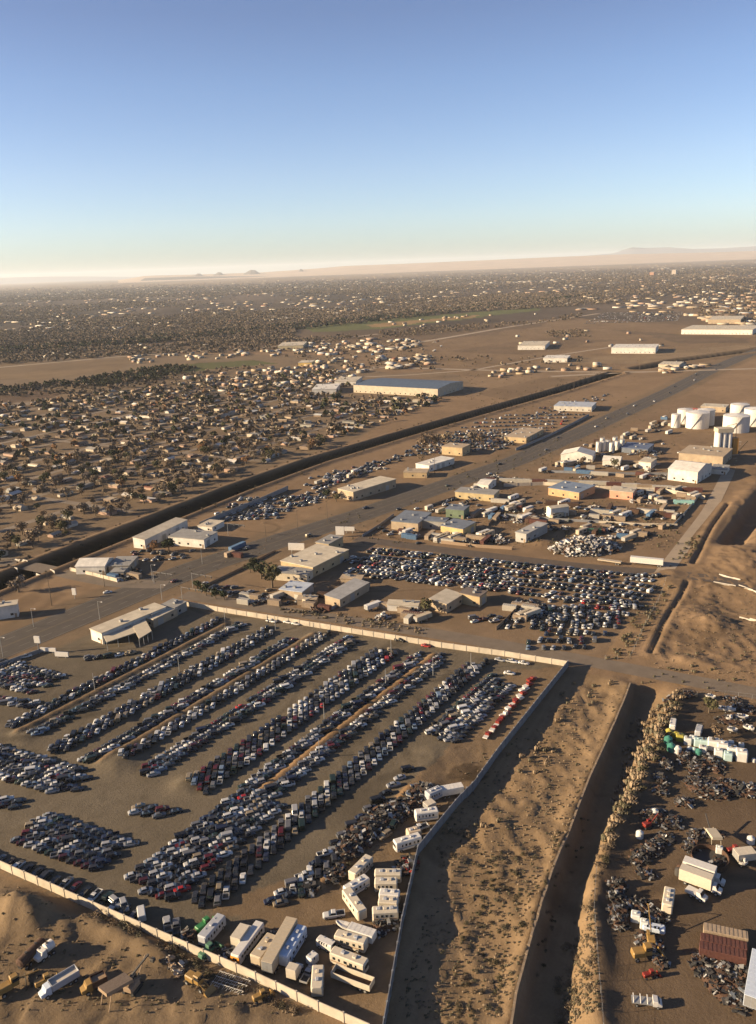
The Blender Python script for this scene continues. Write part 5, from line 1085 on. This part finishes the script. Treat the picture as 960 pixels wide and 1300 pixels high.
for i, (px, py, r, h, s_) in enumerate([(846, 972, 4, 1.6, .7), (838, 990, 4, 1.6, .7), (838, 1005, 3.5, 1.4, .8), (870, 963, 3, 1.0, 2), (885, 975, 4, 1.2, 2.2), (905, 968, 4, 1, 2.2), (888, 1000, 5, 1.8, 1.5), (905, 1005, 5, 2.0, 1.3), (925, 1000, 5, 1.6, 1.6), (950, 1005, 5, 2, 1.2), (870, 1020, 3, 1.6, 1.2), (830, 1035, 3.5, 1.6, 1.5),
                                        (850, 1045, 3, 1.2, 2), (815, 1088, 3.5, 1.2, 1.5), (830, 1078, 4, 1.4, 1.2), (845, 1065, 3, 1, 1), (782, 1125, 3.4, 1.8, .8), (783, 1140, 3.4, 2, .8), (783, 1158, 3.4, 2, .8), (786, 1173, 3, 1.6, 1), (812, 1152, 3.5, 1.2, 1.4), (835, 1165, 3.4, 1, 1), (885, 1060, 3, 1, 1.2), (878, 1075, 3, 1, 1.3), (893, 1224, 3.5, 1.3, 1.5), (915, 1232, 5, 1.5, 1.6), (940, 1238, 4, 1.5, 1), (915, 1252, 4.5, 1.3, 2),
                                        (940, 1256, 4, 1.6, 1), (930, 890, 3, 1., 1.6), (945, 900, 4, 1.2, 2), (930, 915, 4, 1.2, 1.8), (870, 885, 3, .9, 2), (855, 890, 3, 1., 2), (910, 1098, 2.6, .8, 2), (876, 1112, 3, 1.2, 1), (818, 1195, 3, 1., 1), (830, 1202, 3, 1.2, 1), (838, 1222, 2.4, 1, 1), (860, 1050, 2, .8, 1), (820, 1110, 2.5, .8, 1.5), (905, 1060, 2, .7, 2)]):
    scrap(px, py, r, h, int(30*r), DRK, 'dark scrap and machine parts, %s heap from the top of the gravel yard' % ordn(1+sum(1 for q in range(0))+i), s_, .3*i, grp='scrap heaps in the gravel yard', smin=.25, smax=1.2)
CONT = {}
def container(px, py, rz, m, label, L=6.1, H=2.6, z=0, grp='shipping containers', xy=None):
    key = (m.name, L)
    if key not in CONT:
        b = MB(); n = int(L/.28)
        for q in (-1, 1):
            for i in range(n):
                x = -L/2+.05+(L-.1)*i/n; b.box(x, x+.14, q*1.2-.03, q*1.2+.04*1, .15, H-.12)
                
        b.box(-L/2, L/2, -1.2, 1.2, .08, H-.002); c_ = b; r_ = b
        for i in range(int(L/.9)): x = -L/2+.3+i*.9; r_.box(x, x+.45, -1.18, 1.18, H, H+.05)
        d = MB(); d.box(-L/2-.04, -L/2-.002, -1.15, -.02, .15, H-.1); CONT[key] = (c_.mesh('container', [m]), None, None, d.mesh('door', [m]))
    x, y = xy or P(px, py); c_, b, r_, d = CONT[key]; o = link('shipping_container', c_, (x, y, zat(x, y)+z), rz); link('door', d, parent=o); link('door', d, (0, 1.17, 0), parent=o)
    return tag(o, label, 'container', grp)
MAR = mat('maroon_container', (.10, .04, .03), rough=.8, var=.3, sc_=1.2); TANC = mat('tan_container', (.3, .23, .16), rough=.8, var=.25, sc_=1.2); BLC = mat('blue_container', (.08, .15, .25), rough=.7, var=.2)
GRC = mat('green_container', (.07, .16, .1), rough=.7); WHC = mat('white_container', (.42, .39, .33), rough=.7, var=.12); TQC = mat('turquoise_sheet', (.25, .45, .42), rough=.7)
c, rz, l = ends((892, 1219), (942, 1230)); u = Vector((math.cos(rz), math.sin(rz))); v = Vector((-u.y, u.x))
container(0, 0, rz, MAR, 'long rusty maroon container, front one of three in the gravel yard', 9.5, 2.9, xy=tuple(c+v*1.3)); container(0, 0, rz, MAR, 'dark rusty container in the middle of three in the gravel yard', 9.5, 2.9, xy=tuple(c+v*3.9+u*.3))
container(0, 0, rz, TANC, 'grey tan container, rearmost of three in the gravel yard', 9.2, 2.9, xy=tuple(c+v*6.8+u*.8), z=.4)
coach('box', (868, 1118), (911, 1134), 'cream', None, 'big cream box truck, nearer of the two side by side', W=2.6, H=4, L=10, grp='box trucks in the gravel yard')
coach('box', (872, 1108), (915, 1123), 'white', None, 'big grey white box truck, farther of the two side by side', W=2.6, H=4, L=10, grp='box trucks in the gravel yard')
coach('box', (878, 1136), (890, 1142), 'white', None, 'small white flat truck against the side of the box trucks', W=2.2, H=1.6, L=5, grp='box trucks in the gravel yard')
coach('semi', (952, 1285), (962, 1225), 'bluewhite', None, 'pale blue semi trailer cut off by the right edge', W=2.8, H=4, grp='trailers in the gravel yard')
coach('motorhome', (846, 1163), (850, 1138), 'cream', 'tan', 'cream and yellow camper with a cluttered roof in the gravel yard', L=6.5, ac=3, grp='trailers in the gravel yard')
coach('trailer', (820, 1180), (840, 1184), 'bluewhite', None, 'low pale trailer under the cluttered roof camper', L=5, W=2, H=1.6, ac=0, grp='trailers in the gravel yard')
coach('semi', (936, 1094), (953, 1092), 'cream', None, 'cream box with grey top at the right of the gravel yard', L=5, W=3, H=3.2, grp='trailers in the gravel yard')
coach('camper', (853, 933), (855, 918), 'white', None, 'white van at the top left of the gravel yard', L=5, W=2, H=2.1, ac=0, grp='vans in the gravel yard')
coach('camper', (885, 938), (889, 925), 'grey', None, 'silver van left of the small brown tree', L=5, W=2, H=2.2, ac=0, grp='vans in the gravel yard')
for i, (a, b) in enumerate([((912, 902), (934, 906)), ((935, 912), (950, 915)), ((922, 914), (930, 916)), ((897, 886), (908, 890)), ((945, 925), (957, 931)), ((924, 928), (936, 932)), ((938, 1098), (949, 1101))]): boat(a, b, WHITEP, 'white boat hull, %s from the top of the gravel yard' % ordn(i+1), cabin=i % 2 == 0, grp='boat hulls in the gravel yard')
c, rz, l = ends((805, 1273), (836, 1277)); o = empty('flatbed_truck', (c.x, c.y, 0), 0); o.rotation_euler.z = rz; MB().box(-3, 1.2, -1, 1, .8, 1).build('flatbed', STEEL, o); MB().loft([sec(1.25, 1, .5, 1.9), sec(2.2, 1, .5, 1.8), sec(3.1, .9, .5, 1.1)]).build('cab', WHITEP, o); MB().box(2.1, 2.6, -.8, .8, 1.4, 1.7).build('windshield', GLASS, o)
for q in (-2.6, -1.2, .2): MB().cyl((q, -.95, 1.0), (q, .95, 1.6), .1).build('rail', WHITEP, o)
wheels(o, (-2, 2.2), 2.1, False); tag(o, 'silver flatbed truck at the bottom of the gravel yard', 'truck')
# totes and drums
TOT = {}
def tote(px, py, s_, m, label, kind='box'):
    x, y = P(px, py); b = MB()
    if kind == 'box': b.cbox(-s_/2, s_/2, s_, .12, s_*.95, .12*s_, 0, .1*s_); nm = 'water_tank'
    else: b.cyl((0, 0, 0), (0, 0, s_*.8), s_/2, 18); b.cyl((0, 0, s_*.8), (0, 0, s_*1.0), s_*.49, 18, 0, s_*.18); nm = 'round_tank'
    o = empty(nm, (x, y, zat(x, y)), -.35); b.build('shell', m, o); MB().cyl((0, 0, s_*.95), (0, 0, s_*1.08), s_*.16, 10).build('cap', DKMET if random.random() < .3 else m, o)
    if kind == 'box': MB().box(-s_/2+.03, s_/2-.03, -s_/2+.03, s_/2-.03, 0, .115).build('pallet', WOOD, o)
    tag(o, label, 'tank', 'plastic tanks set out in the gravel yard')
PALE = mat('pale_plastic', (.55, .56, .53), rough=.4); AQUA = mat('aqua_plastic', (.36, .48, .47), rough=.4); YELP = mat('yellow_plastic', (.35, .31, .06), rough=.4); GRNP = mat('green_plastic', (.05, .18, .14), rough=.4)
for i, (px, py, s_, m, cn_, kd) in enumerate([(849, 935, 2.2, YELP, 'yellow green', 'r'), (857, 937, 2, YELP, 'yellow', 'box'), (863, 940, 2.4, YELP, 'yellow', 'box'), (868, 940, 2, YELP, 'dull yellow', 'r'), (848, 946, 2.6, GRNP, 'dark green', 'r'), (852, 954, 2.6, GRNP, 'dark green', 'r'), (873, 944, 2.4, PALE, 'grey white', 'box'), (880, 943, 2.4, PALE, 'grey white', 'box'), (886, 946, 2.5, AQUA, 'aqua', 'box'), (893, 947, 2.6, AQUA, 'aqua', 'box'),
                                        (860, 956, 2.4, WHITEP, 'white', 'r'), (875, 953, 1.5, PALE, 'white', 'r'), (881, 954, 1.4, AQUA, 'aqua', 'r'), (887, 958, 2, GRNP, 'green', 'r'), (892, 955, 2.3, WHITEP, 'white', 'box'), (905, 950, 3.4, WHITEP, 'cream', 'box'), (917, 954, 3.4, WHITEP, 'cream', 'box'), (912, 960, 2.6, PALE, 'cream', 'box'), (929, 958, 3, PALE, 'cream', 'box'), (924, 964, 2.6, AQUA, 'aqua', 'box'),
                                        (941, 964, 3.4, WHITEP, 'cream', 'box'), (957, 967, 1.2, WHITEP, 'white', 'r'), (914, 944, 1.6, PALE, 'low white', 'box'), (928, 946, 1.6, PALE, 'low white', 'box'), (941, 949, 1.6, PALE, 'low white', 'box'), (863, 1105, 1.6, RUST, 'rusty', 'r'), (812, 1063, 2, PALE, 'white', 'r'), (831, 1035, 2, PALE, 'white', 'r'), (861, 1110, 1.8, DKMET, 'dark', 'r'), (913, 1082, 1.8, PALE, 'small white', 'box'), (953, 1070, 2, WHITEP, 'bright white', 'r'), (807, 1168, 2.2, PALE, 'pale', 'box'), (818, 1177, 2, PALE, 'pale', 'box')]):
    tote(px, py, s_, m, '%s plastic tank, %s from the left in the gravel yard' % (cn_, ordn(i+1)), 'box' if kd == 'box' else 'r')
x, y = P(901, 1093); o = empty('open_tank', (x, y, 0)); t = MB(); n = 36
t.loft([[(r*math.cos(2*PI*k/n), r*math.sin(2*PI*k/n), z) for k in range(n)] for r, z in ((4.6, 0), (4.6, 1.6), (4.45, 1.6), (4.45, .1))], 0, False); t.build('tank_wall', RUST, o); MB().cyl((0, 0, .02), (0, 0, .1), 4.44, 36).build('tank_floor', DKMET, o); tag(o, 'wide open round rusty tank behind the box trucks', 'tank')
def machine(kind, px, py, rz, label, s_=1., m=YEL):
    x, y = P(px, py); o = empty(kind, (x, y, zat(x, y)), rz); o.scale = (s_, s_, s_)
    if kind in ('loader', 'grader'):
        L = 3 if kind == 'loader' else 4.4
        MB().cbox(-L, -.4, 1.9, .9, 2.1, .2, 0, .2).build('engine_hood', m, o); MB().cbox(-.5, 1, 1.5, 1, 3.1, .15, 0, .1).build('cab', m, o); MB().box(-.3, 1.04, -.77, .77, 2.0, 2.8).build('cab_glass', GLASS, o)
        wheels(o, (-L+.8, 1.8) if kind == 'loader' else (-L+.8, -L+2.2, 4.6), 2.4); 
        if kind == 'loader': MB().bar((.8, -.6, 1.5), (3, -.6, .6), .14).build('lift_arm', m, o); MB().bar((.8, .6, 1.5), (3, .6, .6), .14).build('lift_arm', m, o); MB().loft([[(2.9, -1.3, .1), (4, -1.3, .1), (3.8, -1.3, .25), (3.05, -1.3, 1.1)], [(2.9, 1.3, .1), (4, 1.3, .1), (3.8, 1.3, .25), (3.05, 1.3, 1.1)]]).build('bucket', m, o)
        else: MB().bar((.8, 0, 1.8), (5, 0, 1.2), .2).build('front_beam', m, o); MB().loft([[(1.8, -1.9, .2), (2, -1.9, .2), (1.9, -1.9, .9)], [(2.6, 1.9, .2), (2.8, 1.9, .2), (2.7, 1.9, .9)]]).build('blade', DKMET, o)
    elif kind in ('excavator', 'crane'):
        for q in (-1, 1): MB().cbox(-2, 2, .55, 0, .9, .3, 0, .4).build('track', RUB, o).location.y = q*1.1
        MB().cbox(-2, 1.2, 2.3, .95, 2.2, .2, 0, .2).build('body', m, o); MB().cbox(.2, 1.7, .95, 1.2, 2.9, .1, 0, .1).build('cab', m, o).location.y = .6
        MB().box(.3, 1.74, .12, 1.09, 1.9, 2.7).build('cab_glass', GLASS, o)
        e = (5, 0, 4.6) if kind == 'excavator' else (7, 0, 7); MB().bar((1, -.3, 1.6), e, .25).build('boom', m, o); MB().bar(e, (e[0]+2.2, 0, 1.6 if kind == 'excavator' else 5), .18).build('dipper', m, o)
        MB().cbox(e[0]+1.8, e[0]+2.8, 1, .8, 1.6, .1).build('bucket', DKMET, o) if kind == 'excavator' else None
    elif kind == 'rock_screen':
        f = MB()
        for q in (-1.2, 1.2): f.bar((-3, q, 0), (-2, q, 3.2), .12); f.bar((3, q, 0), (2.2, q, 2.6), .12); f.bar((-3, q, 3.4), (4, q, 1.8), .14)
        f.build('frame', m, o); MB().loft([[(-3, -1.3, 3.2), (-3, 1.3, 3.2), (-3, 1.3, 4), (-3, -1.3, 4)], [(2.4, -1.3, 2.2), (2.4, 1.3, 2.2), (2.4, 1.3, 2.8), (2.4, -1.3, 2.8)]]).build('screen_box', m, o); MB().bar((2.5, 0, 2.2), (7, 0, 4), .3).build('conveyor', DKMET, o)
    return tag(o, label, {'rock_screen': 'machine'}.get(kind, kind), 'yellow machines')
machine('grader', 19, 1258, .7, 'yellow brown grader in the lower left dirt lot', 1.1); machine('rock_screen', 152, 1268, .9, 'open framed screening machine beside the brown dump truck', 1.2, WOOD); machine('excavator', 170, 1258, 1.2, 'dull tan excavator right of the screening machine', 1., WOOD)
machine('loader', 60, 1252, .6, 'small yellow loader beside the long grey dump trailer', .8); machine('loader', 252, 1254, -.6, 'bright yellow orange loader by the pale steel trusses', 1.05); machine('loader', 333, 1268, .5, 'little yellow loader nearest the white wall corner', .7)
machine('loader', 820, 1215, .1, 'yellow loader in the middle of the gravel yard', 1.1); machine('crane', 826, 1196, 1.4, 'yellow brown crane above the gravel yard loader', .8); machine('rock_screen', 905, 1070, 1.5, 'pale yellow and white framed machine above the open tank', 1., CRM)
machine('loader', 932, 1082, .2, 'red small loader left of the cream box with grey top', .7, REDP); machine('excavator', 822, 1050, .4, 'red and blue small excavator in the upper gravel yard', .7, REDP); machine('loader', 826, 1240, .2, 'red tractor below the yellow gravel yard loader', .6, REDP); machine('loader', 262, 1178, .8, 'green machine behind the grey coach', .9, mat('machine_green', (.03, .16, .05), rough=.5)); machine('loader', 266, 1211, .9, 'dark green truck chassis beside the grey coach', .9, GRC)
# tanker truck, dump trucks
def tanker(p0, p1, m, label, cab=True, oval=1.0):
    c, rz, l = ends(p0, p1); o = empty('tanker_truck' if cab else 'tank_trailer', (c.x, c.y, zat(c.x, c.y)), rz); h = l/2; f = h-(2.4 if cab else 0); n = 16
    MB().loft([[(x, 1.15*k*math.cos(2*PI*i/n), 2.1+1.05*k*math.sin(2*PI*i/n)) for i in range(n)] for x, k in ((-h, .5), (-h+.25, 1), (f-.25, 1), (f, .5))]).build('tank', m, o)
    MB().box(-h, h-.4, -.45, .45, .7, 1.0).build('chassis', DKMET, o); wheels(o, (-h+1, -h+2.2)+((h-1.2,) if cab else ()), 2.4)
    for x in (-.3, .35): MB().cyl((x*l*.6, 0, 3.1), (x*l*.6, 0, 3.35), .3, 10).build('hatch', DKMET, o)
    if cab: MB().loft([sec(h-2.3, 1.1, .6, 2.6), sec(h-1.2, 1.1, .6, 2.5), sec(h-.9, 1.05, .6, 1.7), sec(h, .9, .7, 1.4)]).build('cab', WHITEP, o); MB().box(h-1.18, h-1.08, -.85, .85, 1.75, 2.3).build('windshield', GLASS, o)
    tag(o, label, 'tanker', 'trucks in the lower left dirt lot')
tanker((26, 1236), (57, 1205), RUST, 'long rusty brown tank trailer in the lower left lot', False); tanker((70, 1209), (47, 1227), WHITEP, 'white tanker truck beside the rusty tank trailer')
def dump(p0, p1, m, label, H=2.7):
    c, rz, l = ends(p0, p1); o = empty('dump_truck', (c.x, c.y, zat(c.x, c.y)), rz); h = l/2; f = h-2.4; b = MB()
    b.box(-h, f, -1.25, -1.13, 1.1, H); b.box(-h, f, 1.13, 1.25, 1.1, H); b.box(-h, -h+.1, -1.13, 1.13, 1.1, H); b.box(f-.1, f, -1.13, 1.13, 1.1, H); b.build('bed_sides', m, o); MB().box(-h+.1, f-.1, -1.13, 1.13, 1.1, H-.5).build('load', WOOD if m is RUST else CONC, o)
    MB().box(-h, h-.4, -.45, .45, .7, 1.095).build('chassis', DKMET, o); wheels(o, (-h+1, -h+2.2, h-1.2), 2.4); MB().loft([sec(h-2.3, 1.1, .6, 2.6), sec(h-1.2, 1.1, .6, 2.5), sec(h-.9, 1.05, .6, 1.7), sec(h, .9, .7, 1.4)]).build('cab', SHELL['bluewhite'] if m is not RUST else YEL, o); MB().box(h-1.18, h-1.08, -.85, .85, 1.75, 2.3).build('windshield', GLASS, o)
    tag(o, label, 'truck', 'trucks in the lower left dirt lot')
dump((100, 1243), (52, 1272), SHELL['grey'], 'long grey dump truck in the lower left lot'); dump((136, 1250), (104, 1266), RUST, 'rusty brown dump truck beside the screening machine')
tr = empty('steel_truss', (*P(292, 1254), 0), ends((273, 1248), (310, 1260))[1]); t = MB()
for yy in (-.8, .8, 2.2):
    for zz in (.2, 1.2):
        t.bar((-4, yy, zz), (4, yy, zz), .07)
    for i in range(8): t.bar((-4+i, yy, .2), (-3+i, yy, 1.2), .05); t.bar((-4+i, yy-.8, .7), (-4+i, yy+.8, .7), .05)
t.build('truss_bars', WHITEP, tr); tag(tr, 'pale steel trusses lying beside the yellow orange loader', 'truss')
for i, (px, py) in enumerate([(215, 1222), (222, 1230), (228, 1238), (218, 1228), (231, 1226)]): scrap(px, py, 1.1, .9, 22, [DKMET, CONC, WOOD], 'small rubble heap, %s of those left of the bright loader' % ordn(i+1), grp='rubble heaps in the dirt lot')
# semi truck on the back street and long trailer
coach('semi', (836, 719), (806, 716), 'white', None, 'long white semi trailer parked at the end of the back street', W=2.6, H=4, L=16, grp='trailers on the back street')
coach('semi', (788, 717), (760, 713), 'beige', None, 'low cream flatbed left of the long white semi trailer', W=2.6, H=1.7, L=12, grp='trailers on the back street')
# clutter of the yards between highway and wash
ctr = {}
CM = [(MAR, 'rusty'), (TANC, 'tan'), (WHC, 'white'), (TANC, 'tan'), (WHC, 'white'), (TANC, 'tan'), (RUST, 'rust brown'), (BLC, 'blue')]
def clutter(poly, n, where, conly=None):
    pts = sorted(inpx(poly, n)); k = 0
    for (px, py) in pts:
        k += 1; m, cn_ = random.choice(CM) if conly is None else conly; q = random.random()
        if q < .45 or conly: container(px, py, random.choice([-.45, -.45, 1.05])+random.gauss(0, .08), m, '%s container, %s item from the left in %s' % (cn_, ordn(k), where), random.choice([6.1, 6.1, 12.2]), grp='containers of the industrial yards')
        elif q < .65: coach('semi' if q < .55 else 'trailer', (px, py), (px+8, py-3), random.choice(['white', 'cream', 'beige']), None, 'pale trailer, %s item from the left in %s' % (ordn(k), where), L=random.uniform(6, 11), grp='trailers of the industrial yards', ac=0, nwin=2)
        else: scrap(px, py, random.uniform(2, 4.5), random.uniform(.8, 2), 50, random.choice([DRK, LGT]), 'scrap heap, %s item from the left in %s' % (ordn(k), where), random.uniform(.8, 1.8), grp='scrap heaps of the industrial yards', smin=.5, smax=2)
clutter([(650, 640), (850, 645), (860, 670), (800, 690), (660, 670)], 42, 'the scrubby yard')
clutter([(780, 618), (890, 628), (885, 645), (790, 636)], 26, 'the yard under the white gabled hall')
clutter([(560, 690), (650, 698), (645, 680), (560, 682)], 22, 'the strip below the twin halls')
clutter([(500, 682), (562, 690), (560, 682), (505, 676)], 14, 'the strip left of the twin halls')
clutter([(600, 655), (660, 665), (660, 630), (620, 640)], 18, 'the yard by the green shed')
clutter([(660, 605), (850, 612), (840, 575), (760, 560), (700, 590)], 40, 'the yards by the tent hall')
clutter([(780, 560), (850, 560), (850, 530), (800, 545)], 18, 'the ground left of the tank farm')
clutter([(250, 765), (420, 778), (410, 755), (330, 755), (260, 748)], 16, 'the yard behind the street wall')
clutter([(460, 780), (540, 795), (545, 780), (470, 765)], 12, 'the yard by the white trailer office')
clutter([(640, 790), (680, 795), (690, 770), (650, 765)], 9, 'the head of the corner lot')
clutter([(440, 455), (560, 430), (560, 445), (470, 465)], 22, 'the far yards near the woods')
clutter([(140, 735), (165, 738), (180, 722), (165, 720)], 8, 'the yard right of the gabled shed')
for (q0, q1, h_, n_) in [((560, 690), (650, 698), 1.8, 'below the twin halls'), ((640, 655), (760, 664), 1.6, 'across the scrubby yard'), ((760, 664), (860, 668), 1.5, 'right of the scrubby yard'), ((650, 630), (620, 668), 1.6, 'right of the long yellow hall'), ((700, 600), (850, 603), 1.8, 'above the pale container row'),
                          ((840, 560), (700, 592), 1.6, 'from the highway to the tank cluster'), ((460, 682), (500, 655), 1.6, 'left of the dark roofed hall'), ((540, 645), (640, 610), 1.5, 'along the highway by the yellow hall'), ((420, 775), (470, 745), 1.6, 'right of the grey metal shed'), ((630, 800), (665, 765), 1.6, 'left of the corner lot'),
                          ((260, 745), (350, 700), 1.2, 'along the highway by the dark trees'), ((855, 668), (890, 628), 1.6, 'at the right end of the yards')]:
    wallrun('yard_fence', PW([q0, ((q0[0]+q1[0])/2, (q0[1]+q1[1])/2+1), q1]), h_, random.choice([WOOD, GREYW, CREAMW]), 'low thin yard fence running %s' % n_, 'fence', 5, False, .1)
clutter([(520, 650), (600, 620), (640, 600), (660, 612), (560, 655)], 16, 'the strip beside the highway')
clutter([(880, 650), (800, 690), (700, 668), (690, 650)], 20, 'the ground by the scrap heap')
clutter([(270, 700), (330, 690), (300, 712)], 3, 'the highway corner'); clutter([(390, 620), (440, 600), (490, 588), (480, 600)], 9, 'the canal side strip')
for i in range(13): container(645+i*19.5, 612+i*.6+(i > 6)*(i-6)*.8, -.28, [WHC, WHC, MAR, WHC, TANC][i % 5], 'container in the row behind the pale wall, %s from the left' % ordn(i+1), 12.2, grp='containers lined up behind the pale wall')
container(705, 641, -.3, RUST, 'red brown container, left one below the orange hall', 12.2); container(722, 643, -.3, RUST, 'red brown container, right one below the orange hall', 12.2); container(868, 640, -.3, TQC, 'turquoise container by the right end of the pale wall', 12.2); container(750, 676, -.2, GRC, 'long green container above the scrap heap', 12.2)
